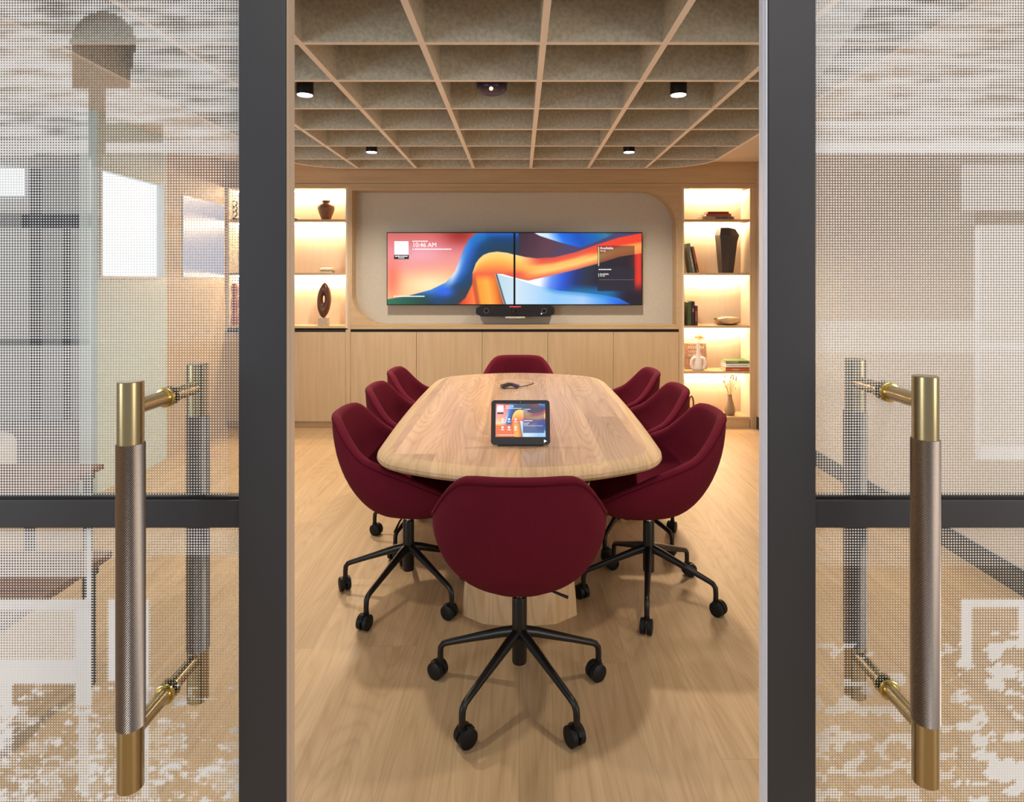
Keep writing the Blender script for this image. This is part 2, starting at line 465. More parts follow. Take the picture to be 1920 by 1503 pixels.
# ------------------------------------------------------------------ joinery on the back wall
YP = YB + .15   # felt panel plane
XC0, XC1 = PX(657, YB), PX(1273, YB)
ZT = ZC
z_hd = PZ(355, YB); z_sill0, z_sill1 = PZ(617, YB), PZ(609, YB)
mw = thing('media_wall_surround', 'oak wall surround with a leaf shaped recess framing the two screens', 'wall panel', (0, YB, 0))
def add_face(poly_outer, hole, y0, y1, mat, name, parent):
    """outer rectangle with a rounded hole, as a thick board"""
    (x0, z0, x1, z1) = poly_outer
    m = MB(); bm = m.bm
    # match hole points to points on the outer rectangle by direction from the centre
    cx = sum(p[0] for p in hole) / len(hole); cz = sum(p[1] for p in hole) / len(hole)
    hx0 = min(p[0] for p in hole); hx1 = max(p[0] for p in hole); hz0 = min(p[1] for p in hole); hz1 = max(p[1] for p in hole)
    outer = []
    for (x, z) in hole:
        dl, dr, db, dt = (x - hx0), (hx1 - x), (z - hz0), (hz1 - z)
        k = min(dl, dr, db, dt)
        onl = dl < .35; onr = dr < .35; onb = db < .35; ont = dt < .35
        if (onl or onr) and (onb or ont):
            if (onl and onb):
                o = (x0, z0 + (z - hz0) / .35 * 0) if dl <= db else (x0 + 0 * dl, z0)
            if True:
                ex = x0 if onl else x1; ez = z0 if onb else z1
                o = (ex, ez)
        elif onl and k == dl: o = (x0, z)
        elif onr and k == dr: o = (x1, z)
        elif onb and k == db: o = (x, z0)
        else: o = (x, z1)
        outer.append(o)
    hv = [[bm.verts.new((x, y, z)) for x, z in hole] for y in (y0, y1)]
    ov = []
    for y in (y0, y1):
        row = []; last = None
        for o in outer:
            if last is not None and abs(o[0] - last[0]) < 1e-6 and abs(o[1] - last[1]) < 1e-6: row.append(row[-1])
            else: row.append(bm.verts.new((o[0], y, o[1])))
            last = o
        if abs(outer[0][0] - outer[-1][0]) < 1e-6 and abs(outer[0][1] - outer[-1][1]) < 1e-6 and row[0] is not row[-1]:
            lastv = row[-1]; row = [row[0] if v is lastv else v for v in row]; bm.verts.remove(lastv)
        ov.append(row)
    n = len(hole)
    def face(*v):
        u = []
        for q in v:
            if q not in u: u.append(q)
        if len(u) >= 3:
            try: bm.faces.new(u)
            except ValueError: pass
    for i in range(n):
        j = (i + 1) % n
        face(hv[0][i], hv[0][j], ov[0][j], ov[0][i]); face(hv[1][i], ov[1][i], ov[1][j], hv[1][j])
        face(hv[0][i], hv[1][i], hv[1][j], hv[0][j]); face(ov[0][i], ov[0][j], ov[1][j], ov[1][i])
    return m.build(name, mat, parent)
hx0, hx1 = PX(660, YB) , PX(1268, YB)
hz0, hz1 = PZ(609, YB), PZ(357, YB)
rect = [(hx0, hz0), (hx1, hz0), (hx1, hz1), (hx0, hz1)]
hole = fillet(rect, [.30, .0, .345, .0], 16)
# insert extra points along the straight sides so the square corners stay square
add_face((XC0, z_sill1 - .012, XC1, z_hd + .02), hole, 0, .145, MAT['oak_level'], 'recess_surround', mw)
MB().box(PX(424, YB), XR, 0, .34, PZ(343.5, YB) + .002, ZT, .0015).build('header_board', MAT['oak_level'], mw)
MB().box(PX(424, YB), XR, .0015, .33, z_hd + .021, PZ(343.5, YB), .0015).build('header_rail', MAT['oak_level'], mw)
MB().box(hx0 - .02, hx1 + .02, .15, .17, hz0 - .015, hz1 + .015).build('felt_back_panel', MAT['felt_panel'], mw)['label'] = 'grey beige felt panel'
MB().box(XC0, XC1, .0, .25, z_sill0, z_sill1 - .013, .0015).build('sill', MAT['oak_level'], mw)
MB().box(PX(1407, YB) + .001, XR - .001, 0, .26, 0, z_hd + .02).build('end_panel', MAT['oak_upright'], mw)

# low cabinets
zt = PZ(617.5, YB) - .001; zd1 = PZ(622.5, YB); zd0 = PZ(790, YB)
def cabinet(x0, x1, label):
    t = thing('base_cabinet', label, 'cabinet', ((x0 + x1) / 2, YB, 0), 0, 'oak base cabinets along the back wall')
    h = (x1 - x0) / 2
    MB().box(-h + .001, h - .001, .02, .36, zd0, zt - .001).build('carcass', MAT['oak_upright'], t)
    MB().box(-h + .001, h - .001, .012, .0195, zd1 + .001, zt - .001).build('shadow_gap', MAT['plenum_black'], t)  # solid black strip, the shade of the reveal put into colour
    MB().box(-h + .0016, h - .0016, 0, .019, zd0 + .002, zd1, .001).build('door', MAT['oak_upright'], t)
    MB().box(-h, h, .035, .36, 0, zd0 - .001).build('plinth', MAT['oak_level'], t)
xs = [XC0 + .0005, PX(780.5, YB), PX(904, YB), PX(1027, YB), PX(1150, YB), XC1 - .0005]
lab = ['oak base cabinet with a flat door, leftmost of the five under the screens',
       'oak base cabinet with a flat door, second from the left under the screens',
       'oak base cabinet with a flat door in the middle behind the far maroon chair',
       'oak base cabinet with a flat door, second from the right under the screens',
       'oak base cabinet with a flat door, rightmost of the five under the screens']
for i in range(5): cabinet(xs[i], xs[i + 1], lab[i])
xm = PX(536, YB)
cabinet(PX(424, YB), xm, 'oak base cabinet under the left bookcase, mostly behind the left glass door')
cabinet(xm, PX(648, YB), 'oak base cabinet under the left bookcase, beside the gap between the doors')

# bookcases
def bookcase(name, label, x0, x1, zs, zbot, zfloor):
    """zs: shelf top heights from the top down; first entry is the top of the opening"""
    t = thing(name, label, 'bookcase', ((x0 + x1) / 2, YB, zfloor))
    h = (x1 - x0) / 2; D = .25; zo = zfloor
    top = zs[0]
    for s in (-1, 1):
        a, b = (-h - .018, -h) if s < 0 else (h, h + .018)
        MB().box(a, b, .002, D, zbot - zo, top - zo + .015).build('side_panel', MAT['oak_pale'], t)
    MB().box(-h, h, D, D + .012, zbot - zo, top - zo + .015).build('back_panel', MAT['oak_pale'], t)
    MB().box(-h, h, .002, D, top - zo, top - zo + .015).build('top_panel', MAT['oak_level'], t)
    for k, z in enumerate(zs[1:]):
        MB().box(-h + .0005, h - .0005, .003, D - .0005, z - zo - .022, z - zo, .001).build('shelf', MAT['oak_level'], t)
    for k, z in enumerate(zs[:-1]):
        zz = z - zo - (0 if k == 0 else .022)
        MB().box(-h + .01, h - .01, D - .06, D - .034, zz - .012, zz - .0005).build('light_strip', MAT['led_warm'], t)
    return t
rz = [PZ(352.6, YB), PZ(411, YB), PZ(511.3, YB), PZ(610.5, YB), PZ(696, YB), PZ(781.5, YB)]
RX0, RX1 = PX(1283, YB), PX(1406, YB)
b = bookcase('bookcase', 'lit oak bookcase of five compartments at the right end of the wall', RX0, RX1, rz, rz[-1] - .03, 0)
MB().box(-(RX1 - RX0) / 2, (RX1 - RX0) / 2, .004, .25, 0, rz[-1] - .0235).build('plinth', MAT['oak_level'], b)
MB().box(XC1 - (RX0 + RX1) / 2 + .001, -(RX1 - RX0) / 2 - .0185, 0, .25, 0, rz[0] + .012).build('upright', MAT['oak_upright'], b)
LX0, LX1 = PX(425, YB), PX(648, YB)
lz = [PZ(352.6, YB), PZ(411, YB), PZ(511.3, YB), PZ(611, YB)]
b2 = bookcase('bookcase', 'lit oak bookcase of three compartments at the left end of the wall', LX0 + .019, LX1, lz, lz[-1] - .022, zt)
MB().box(LX1 + .0185 - (LX0 + .019 + LX1) / 2, XC0 - .001 - (LX0 + .019 + LX1) / 2, 0, .25, .0, rz[0] + .012 - zt).box(LX1 + .0005 - (LX0 + .019 + LX1) / 2, XC0 - .001 - (LX0 + .019 + LX1) / 2, 0, .25, -zt, -.0005).build('upright', MAT['oak_upright'], b2)

# ------------------------------------------------------------------ the two screens
def sst(e0, e1, x):
    t = np.clip((x - e0) / (e1 - e0 + 1e-9), 0, 1); return t * t * (3 - 2 * t)
def lin(c):
    c = np.asarray(c, float) / 255.0
    return np.where(c <= .04045, c / 12.92, ((c + .055) / 1.055) ** 2.4)
def wallpaper(U, V):
    """abstract ribbons; U 0..1 across both screens, V 0..1 downwards.  returns linear rgb"""
    X = 100 + U * 1755; Y = 62 + V * 488
    def blend(img, col, m): return img * (1 - m[..., None]) + np.asarray(col, float) * m[..., None]
    def gr(stops, t):
        ts = [s[0] for s in stops]; cs = np.array([s[1] for s in stops], float)
        return np.stack([np.interp(t, ts, cs[:, k]) for k in range(3)], -1)
    def over(img, layer, m): return img * (1 - m[..., None]) + layer * m[..., None]
    img = gr([(62, (205, 105, 95)), (180, (228, 140, 150)), (300, (238, 160, 150)), (400, (250, 185, 135)), (520, (250, 200, 140))], Y + .06 * (X - 100))
    g1 = np.exp(-(((X - 400) / 190) ** 2 + ((Y - 420) / 80) ** 2)); img = over(img, np.broadcast_to(np.array((255, 232, 190.)), img.shape), g1 * .9)
    g1 = np.exp(-(((X - 330) / 150) ** 2 + ((Y - 210) / 60) ** 2)); img = over(img, np.broadcast_to(np.array((240, 178, 190.)), img.shape), g1 * .7)
    g1 = np.exp(-(((X - 600) / 120) ** 2 + ((Y - 62) / 90) ** 2)); img = over(img, np.broadcast_to(np.array((160, 45, 40.)), img.shape), g1 * .9)
    g1 = np.exp(-(((X - 130) / 60) ** 2 + ((Y - 380) / 150) ** 2)); img = over(img, np.broadcast_to(np.array((240, 105, 80.)), img.shape), g1 * .7)
    # blue ribbon
    ya = [62, 100, 150, 230, 330, 400, 450, 490, 515, 552]
    xa = [720, 668, 638, 604, 566, 505, 400, 250, 100, 60]
    XA = np.interp(Y, ya, xa)
    YA = np.interp(X, [60, 100, 250, 400, 505, 566, 604, 638, 668, 720, 800], [520, 513, 490, 450, 400, 330, 230, 150, 100, 62, 20])
    m = sst(-3, 4, np.minimum(X - XA, 400)) * (X < 1110)
    dist = np.minimum(X - XA, (Y - YA) * 1.3)
    rib = gr([(0, (70, 140, 215)), (20, (60, 135, 220)), (60, (40, 105, 190)), (110, (20, 75, 125)), (200, (35, 70, 95)), (330, (55, 65, 80))], dist)
    hl = np.exp(-(((X - 560 - (330 - Y) * .38) / 34) ** 2)) * np.exp(-(((Y - 320) / 95) ** 2)); rib = over(rib, np.broadcast_to(np.array((225, 230, 240.)), rib.shape), hl)
    hl = np.exp(-(((X - 500) / 55) ** 2 + ((Y - 465) / 30) ** 2)); rib = over(rib, np.broadcast_to(np.array((50, 110, 235.)), rib.shape), hl)
    gd = sst(440, 520, Y) * sst(470, 330, X); rib = over(rib, gr([(100, (0, 120, 85)), (420, (25, 60, 60))], X), gd)
    gd = np.exp(-(((X - 720) / 70) ** 2 + ((Y - 90) / 45) ** 2)); rib = over(rib, np.broadcast_to(np.array((25, 125, 190.)), rib.shape), gd * .8)
    img = over(img, rib, m)
    # red lower wedge left of the arch leg
    m = sst(0, 14, Y - np.interp(X, [560, 600, 640, 690, 720], [560, 535, 500, 400, 330])) * (X > 560) * (X < 740)
    img = over(img, gr([(560, (150, 50, 40)), (620, (225, 80, 50)), (690, (245, 130, 70))], X), m)
    # dark upper right
    m = sst(0, 8, X - 1000) * (Y < 300)
    up = gr([(960, (45, 60, 80)), (1080, (80, 55, 70)), (1250, (105, 70, 85)), (1450, (80, 75, 120))], X + .3 * Y)
    img = over(img, up, m)
    yw = np.interp(X, [1090, 1150, 1300, 1430, 1520, 1690], [50, 82, 130, 163, 130, 62])
    m = sst(2, -4, Y - yw) * (X > 1090) * (X < 1700)
    wd = gr([(1100, (240, 240, 250)), (1200, (200, 225, 250)), (1290, (40, 120, 230)), (1400, (15, 90, 190)), (1520, (10, 110, 180)), (1600, (60, 130, 160)), (1690, (60, 70, 90))], X - .55 * (Y - 62))
    img = over(img, wd, m)
    # navy lower right field
    YD = np.interp(X, [690, 850, 900, 1000, 1070, 1200, 1400, 1550, 1700, 1860], [340, 340, 342, 372, 387, 360, 312, 272, 225, 200])
    m = sst(-3, 3, Y - YD) * (X > 860)
    nv = gr([(1060, (250, 250, 252)), (1160, (235, 238, 248)), (1230, (110, 150, 235)), (1310, (45, 95, 215)), (1400, (30, 55, 120)), (1480, (45, 50, 70)), (1560, (35, 30, 60)), (1855, (60, 20, 40))], X + .2 * (Y - 380))
    tl = sst(400, 470, Y) * sst(1260, 1420, X) * sst(1800, 1600, X); nv = over(nv, np.broadcast_to(np.array((10, 130, 190.)), nv.shape), tl * .85)
    img = over(img, nv, m)
    # far right red fold
    rf = np.exp(-(((X - 1835) / 45) ** 2)) * sst(520, 380, Y); img = over(img, np.broadcast_to(np.array((225, 60, 45.)), img.shape), rf * (Y > 100))
    bd = sst(400, 520, Y) * sst(1650, 1800, X); img = over(img, np.broadcast_to(np.array((30, 20, 45.)), img.shape), bd)
    # pale blue sheet
    YE = np.interp(X, [840, 1000, 1120, 1280, 1450, 1600, 1700, 1790], [340, 380, 421, 456, 470, 488, 510, 556])
    m = sst(-3, 3, Y - YE) * (X > 830)
    sh = gr([(860, (190, 215, 225)), (1000, (205, 225, 238)), (1120, (185, 215, 240)), (1250, (150, 200, 240)), (1450, (170, 205, 240)), (1600, (90, 160, 235)), (1700, (40, 100, 225)), (1780, (20, 40, 150))], X)
    dk = sst(40, 0, Y - YE) * sst(1150, 1250, X); sh = over(sh, np.broadcast_to(np.array((40, 140, 210.)), sh.shape), dk * .6)
    img = over(img, sh, m)
    # orange arch and ribbon
    YCt = np.interp(X, [686, 692, 712, 735, 765, 805, 860, 930, 975, 1050, 1130, 1250, 1400, 1550, 1700, 1860], [420, 330, 270, 238, 212, 196, 189, 197, 209, 226, 235, 228, 192, 140, 92, 62])
    leg_r = np.interp(Y, [335, 350, 450, 550], [838, 848, 878, 908])
    top = (Y > YCt) & (Y < YD) & (X > 690)
    legm = (X > np.interp(Y, [330, 420, 552], [690, 686, 712])) & (Y >= 335) & (X < leg_r)
    m = np.clip(sst(-3, 3, Y - YCt) * sst(3, -3, Y - YD) * (X > 688) + sst(-3, 4, X - np.interp(Y, [330, 420, 552], [690, 686, 712])) * sst(4, -6, X - leg_r) * (Y >= 332), 0, 1)
    t_ = (Y - YCt) / np.maximum(YD - YCt, 20)
    arch = gr([(0, (255, 215, 150)), (.25, (255, 205, 110)), (.6, (250, 165, 85)), (1, (235, 110, 70))], t_)
    ribn = gr([(0, (215, 85, 80)), (.25, (235, 105, 75)), (.42, (250, 190, 110)), (.7, (252, 205, 120)), (1, (225, 110, 90))], t_)
    arch = over(arch, ribn, sst(1000, 1180, X))
    arch = over(arch, np.broadcast_to(np.array((235, 75, 50.)), arch.shape), sst(1420, 1620, X + 0 * Y) * sst(.62, .35, t_))
    arch = over(arch, np.broadcast_to(np.array((245, 150, 80.)), arch.shape), sst(1500, 1700, X) * sst(.35, .6, t_) * .7)
    legc = gr([(690, (225, 95, 55)), (715, (200, 95, 55)), (735, (245, 160, 60)), (800, (255, 180, 80)), (850, (235, 135, 55)), (905, (150, 70, 45))], X - .16 * (Y - 450))
    arch = over(arch, legc, sst(330, 400, Y) * (X < 960))
    pk = np.exp(-(((X - 980) / 70) ** 2 + ((Y - 345) / 22) ** 2)); arch = over(arch, np.broadcast_to(np.array((225, 90, 85.)), arch.shape), pk * .7)
    img = over(img, arch, m)
    sh = sst(10, 0, np.abs(X - leg_r - 8)) * (Y > 345); img = over(img, np.broadcast_to(np.array((40, 45, 70.)), img.shape), sh * .8)
    return lin(np.clip(img, 0, 255)) ** 1.14

def picture_grid(name, parent, nx, nz, rgb, w, h, M, mat):
    """a flat picture surface; w,h in metres, centred, facing -y"""
    xs = np.linspace(-w / 2, w / 2, nx); zs = np.linspace(h / 2, -h / 2, nz)
    verts = [(x, 0, z) for z in zs for x in xs]
    faces = [(r * nx + c, (r + 1) * nx + c, (r + 1) * nx + c + 1, r * nx + c + 1) for r in range(nz - 1) for c in range(nx - 1)]
    me = bpy.data.meshes.new(name); me.from_pydata(verts, [], faces)
    at = me.color_attributes.new('Picture', 'FLOAT_COLOR', 'POINT')
    flat = np.ones((nx * nz, 4), np.float32); flat[:, :3] = rgb.reshape(-1, 3)
    at.data.foreach_set('color', flat.ravel())
    me.materials.append(mat)
    o = bpy.data.objects.new(name, me); COL.objects.link(o); o.parent = parent; o.matrix_local = M
    return o

YS = 6.10
sx0, sxm, sx1 = PX(725, YS), PX(964.6, YS), PX(1204.5, YS)
sz0, sz1 = PZ(572, YS), PZ(435, YS)
def tv(label, x0, x1, u0, u1):
    w = x1 - x0; h = sz1 - sz0
    t = thing('wall_screen', label, 'screen', ((x0 + x1) / 2, YS, (sz0 + sz1) / 2), 0, 'paired wall screens')
    MB().box(-w / 2, w / 2, 0, .045, -h / 2, h / 2, .003).build('housing', MAT['screen_bezel'], t)
    MB().box(-.3, .3, .045, .0795, -.2, .2).build('wall_mount', MAT['black_metal'], t)
    iw, ih = w - .017, h - .019
    nx, nz = 300, 172
    U, V = np.meshgrid(np.linspace(u0, u1, nx), np.linspace(0, 1, nz))
    rgb = wallpaper(U, V)
    return t, rgb, nx, nz, iw, ih
def finish_tv(t, rgb, nx, nz, iw, ih):
    picture_grid('display', t, nx, nz, rgb, iw, ih, Matrix.Translation((0, -.0008, 0)), MAT['screen_picture'])
def cx_(x, u0, u1, iw): return ((x - 100) / 1755 - u0) / (u1 - u0) * iw - iw / 2
def cz_(y, ih): return ih / 2 - (y - 62) / 488 * ih
def bars(name, mat, t, rects, y=-.0026):
    m = MB()
    for (a, b_, c_, d_) in rects: m.box(a, b_, y, y + .001, c_, d_)
    return m.build(name, mat, t)
# left screen
t, rgb, nx, nz, iw, ih = tv('left wall screen showing orange and blue ribbons and the time', sx0, sxm - .001, 0, .4975)
finish_tv(t, rgb, nx, nz, iw, ih)
A = lambda x: cx_(x, 0, .4975, iw)
B = lambda y: cz_(y, ih)
bars('white_code_box', MAT['ui_white'], t, [(A(148), A(245), B(210), B(118))])
bars('caption_strip', MAT['screen_bezel'], t, [(A(145), A(248), B(241), B(212))], -.0022)
def dashes(x0, x1, y0, y1, n=9, seed=1):
    rr = random.Random(seed); out = []; x = x0
    while x < x1 - 4:
        w_ = rr.uniform(.5, 1.5) * (x1 - x0) / n
        out.append((A(x), A(min(x1, x + w_)), B(y1), B(y0))); x += w_ + 2.5
    return out
bars('caption_lines', MAT['ui_white'], t, dashes(152, 242, 218, 224, 8, 2) + dashes(176, 216, 230, 235, 4, 3), -.0032)
bars('small_text_lines', MAT['ui_white'], t, dashes(274, 385, 115, 121, 9, 4))
bars('small_text_lines', MAT['ui_white'], t, dashes(274, 282, 169, 176, 1, 4) + dashes(288, 543, 169, 176, 20, 5))
bars('small_text_lines', MAT['ui_white'], t, dashes(145, 156, 491, 500, 1, 6) + dashes(163, 356, 492, 499, 16, 7))
bars('divider_line', MAT['ui_grey'], t, [(A(262), A(264), B(215), B(112))])
text_mesh('clock_text', '10:46 AM', .060, MAT['ui_white'], t, (A(272), -.003, B(157)))
# right screen
t, rgb, nx, nz, iw, ih = tv('right wall screen showing red and blue ribbons and a dark panel', sxm + .001, sx1, .5025, 1)
A = lambda x: cx_(x, .5025, 1, iw)
X_ = np.linspace(100 + .5025 * 1755, 1855, nx); Y_ = np.linspace(62, 550, nz)
XX, YY = np.meshgrid(X_, Y_)
pm1 = ((XX > 1551) & (XX < 1806) & (YY > 150) & (YY < 461)).astype(float)[..., None]
lo_ = ((YY > 296).astype(float))[..., None]
rgb = rgb * (1 - pm1) + pm1 * ((rgb * (.30 - .22 * lo_)) + lin((36, 30, 46)) * (.35 + .45 * lo_))
finish_tv(t, rgb, nx, nz, iw, ih)
bars('status_bar', MAT['ui_green'], t, [(A(1555), A(1561), B(288), B(157)), (A(1556), A(1560), B(362), B(338))])
bars('panel_lines', MAT['ui_white'], t, dashes(1558, 1645, 309, 315, 8, 9) , -.0026)
bars('divider_line', MAT['ui_grey'], t, [(A(1560), A(1803), B(382), B(380.5))])
text_mesh('status_text', 'Available', .036, MAT['ui_white'], t, (A(1567), -.003, B(173)))
text_mesh('status_text', 'All day', .020, MAT['ui_white'], t, (A(1568), -.003, B(188)))
text_mesh('status_text', 'Available', .024, MAT['ui_white'], t, (A(1566), -.003, B(348)))
text_mesh('status_text', 'All day', .018, MAT['ui_white'], t, (A(1566), -.003, B(359)))

# video bar under the screens
YV = 6.05
v = thing('video_bar', 'long black video conference bar mounted under the screens', 'video camera', (PX(966, YV), YV, PZ(583, YV)))
hw, hh = .377, .052
poly = fillet([(-hw, -hh * .55), (-hw + .05, -hh), (hw - .05, -hh), (hw, -hh * .55), (hw, hh * .55), (hw - .05, hh), (-hw + .05, hh), (-hw, hh * .55)], .018, 5)
MB().prism(poly, 0, .085).build('body', MAT['device_dark'], v, smooth=True, angle=30)
MB().lathe([(.032, 0), (.034, .004), (.03, .01)], n=28).build('camera_ring', MAT['black_plastic'], v, (0, 0, 0)).matrix_local = Matrix.Translation((0, -.0005, 0)) @ Matrix.Rotation(R(90), 4, 'X')
MB().lathe([(.001, .016), (.014, .014), (.02, .01), (.022, .004)], n=28).build('camera_lens', MAT['lens_glass'], v, (0, 0, 0), smooth=True).matrix_local = Matrix.Translation((0, -.0005, 0)) @ Matrix.Rotation(R(90), 4, 'X')
for s in (-1, 1):
    m = MB().tube([(.0225 * math.cos(a) + s * .278, -.001, .0225 * math.sin(a) + .002) for a in [2 * PI * k / 24 for k in range(24)]], .0035, 8, closed=True)
    m.build('speaker_ring', MAT['device_grey'], v)
    MB().cyl((s * .278, -.002, .002), (s * .278, .001, .002), .013).build('side_lens', MAT['lens_glass'], v)
MB().box(-.055, .055, -.002, .002, .038, .046).build('status_light', MAT['led_red'], v)
MB().prism([(.247, -.034), (.247, -.016), (.262, -.025)], -.0015, .0005).build('logo_mark', MAT['ui_white'], v)
MB().box(-.095, .095, .0, .10, -.068, -.0525, .003).box(-.06, .06, .02, .1, -.074, -.068, .002).build('bracket', MAT['bracket_white'], v)
MB().box(-.05, .05, .085, .1285, -.05, .04).build('wall_bracket', MAT['black_metal'], v)

# ------------------------------------------------------------------ things on the shelves
def rot_box(m, w, d, h, M, bev=.001): m.box(-w / 2, w / 2, -d / 2, d / 2, 0, h, bev, M)
def book(label, loc, w, d, h, cover, rz=0, ry=0, group=None, upright=False, band=None, bandmat=None):
    """flat: w along x (spine faces -y), h thickness.  upright: w thickness, h height, spine faces -y"""
    t = thing('book', label, 'book', loc, rz, group)
    if ry: t.rotation_euler = (0, ry, rz)
    c_ = .0028
    m = MB()
    if upright:
        m.box(-w / 2, -w / 2 + c_, -d / 2, d / 2, 0, h).box(w / 2 - c_, w / 2, -d / 2, d / 2, 0, h).box(-w / 2, w / 2, -d / 2, -d / 2 + c_, 0, h)
        pg = MB().box(-w / 2 + c_, w / 2 - c_, -d / 2 + c_, d / 2 - .003, .003, h - .003)
    else:
        m.box(-w / 2, w / 2, -d / 2, d / 2, 0, c_).box(-w / 2, w / 2, -d / 2, d / 2, h - c_, h).box(-w / 2, w / 2, -d / 2, -d / 2 + c_, 0, h)
        pg = MB().box(-w / 2 + .003, w / 2 - .003, -d / 2 + c_, d / 2 - .003, c_, h - c_)
    m.build('cover', MAT[cover], t); pg.build('pages', MAT['paper'], t)
    if band:
        mm = MB()
        for (a, b_, c0, c1) in band: mm.box(a, b_, -d / 2 - .0006, -d / 2 + .0005, c0, c1)
        mm.build('spine_lettering', MAT[bandmat or 'book_white'], t)
    return t
def letter_bars(x0, x1, z0, z1, n, seed=3):
    r = random.Random(seed); out = []; st = (x1 - x0) / n
    for i in range(n):
        a = x0 + i * st + st * .1; out.append((a, a + st * r.uniform(.5, .8), z0, z1))
    return out
YI = 6.13
s1 = rz[1]; s2 = rz[2]; s3 = rz[3]; s4 = rz[4]; s5 = rz[5]
zt1 = s1 + .0005
book('mottled pale book, bottom of the stack on the top right shelf', (PX(1341, YI), 6.135, zt1), .31, .18, .029, 'book_grey', R(3), group='books stacked on the top shelf', band=letter_bars(-.03, .14, .006, .022, 9, 5), bandmat='book_black')
book('bright orange book, middle of the stack on the top right shelf', (PX(1343, YI), 6.135, zt1 + .0295), .24, .165, .027, 'book_orange', 0, group='books stacked on the top shelf', band=letter_bars(-.06, .0, .010, .017, 10), bandmat='book_rust')
book('thin dark red book, top of the stack on the top right shelf', (PX(1343, YI), 6.135, zt1 + .057), .20, .15, .02, 'book_red', R(-1), group='books stacked on the top shelf')
# second compartment
t = thing('sculpture_vase', 'tall faceted charcoal vase on the second shelf of the right bookcase', 'vase', (PX(1362, 6.15), 6.15, s2 + .0005))
ring_def = [(0.0, .066, .055, -.005, 0), (.30, .098, .066, .0, .25), (.365, .114, .07, .004, .45), (.425, .086, .052, -.005, .2)]
m = MB(); rings = []
hexa = [(-.75, -.85), (.1, -1.0), (.95, -.6), (1.0, .4), (.1, 1.0), (-1.0, .5)]
for (z, w_, d_, ox, tw) in ring_def:
    rings.append(m.ring([((x * w_ * (1 - .12 * tw * (i % 2))) + ox, y * d_, z + (.014 if (z > .4 and i in (1, 0)) else 0)) for i, (x, y) in enumerate(hexa)]))
for a, b_ in zip(rings, rings[1:]):
    for i in range(6):
        j = (i + 1) % 6
        m.bm.faces.new((a[i], a[j], b_[j])); m.bm.faces.new((a[i], b_[j], b_[i]))
m.bm.faces.new(list(reversed(rings[0]))); m.bm.faces.new(rings[-1])
m.build('faceted_body', MAT['charcoal_ceramic'], t)
MB().lathe([(.028, .004), (.03, .0), (.022, -.002)], (-.002, 0, .437), n=20).build('opening', MAT['black_plastic'], t)
def lean_book(label, xb, h, w, cover, ang, y=6.14, z=None, **k):
    return book(label, (xb, y, z), w, .19, h, cover, 0, ang, upright=True, **k)
lean_book('sage grey book leaning left on the second right shelf', PX(1296.5, YI), .285, .03, 'book_sage', R(-10.5), z=s2 + .003, group='two books leaning on the second shelf', band=[(-.008, .008, .05, .2)], bandmat='book_grey')
lean_book('rust brown book leaning against a sage grey book', PX(1304, YI), .255, .024, 'book_rust', R(-11.5), z=s2 + .003, group='two books leaning on the second shelf', band=[(-.006, .006, .03, .09)], bandmat='book_dkred')
# third compartment
gp = 'upright books on the third shelf'
book('tall olive green book standing at the left of the third right shelf', (PX(1288.3, YI), 6.13, s3 + .0005), .043, .17, .225, 'book_dkgreen', upright=True, group=gp)
book('black book with a pink mark on its spine, standing in the middle of three', (PX(1295, YI), 6.13, s3 + .0005), .028, .17, .232, 'book_black', upright=True, group=gp, band=[(-.007, .007, .13, .165)], bandmat='book_pink')
book('shorter dark maroon book standing right of the black one', (PX(1300.8, YI), 6.13, s3 + .0005), .030, .165, .19, 'book_dkred', upright=True, group=gp, band=[(-.006, .006, .04, .14)], bandmat='book_rust')
def lump(name, mat, sx, sy, sz, seed, dent=.25, hole=False, n=28, k=16):
    r = random.Random(seed); m = MB(); rings = []
    ph = [(r.uniform(0, 6.3), r.uniform(0, 6.3), r.randint(2, 5), r.randint(1, 4)) for _ in range(6)]
    for j in range(1, k):
        th = PI * j / k; row = []
        for i in range(n):
            a = 2 * PI * i / n
            d = 1 + sum(math.sin(p[2] * a + p[0]) * math.sin(p[3] * th + p[1]) for p in ph) * dent / 6 * 1.6
            row.append((sx * d * abs(math.sin(th)) ** .7 * math.cos(a), sy * d * abs(math.sin(th)) ** .7 * math.sin(a), -sz * math.copysign(abs(math.cos(th)) ** .8, math.cos(th)) * (.9 + .1 * d)))
        rings.append(m.ring(row))
    m.skin(rings)
    return m
o = lump('x', None, .125, .08, .042, 4, .30).build('metal_ornament', MAT['gold_crumple'], None, (PX(1364, YI), 6.14, s3 + .044), smooth=True, angle=60)
tag(o, 'crumpled gold metal lump lying on the third shelf of the right bookcase', 'ornament')
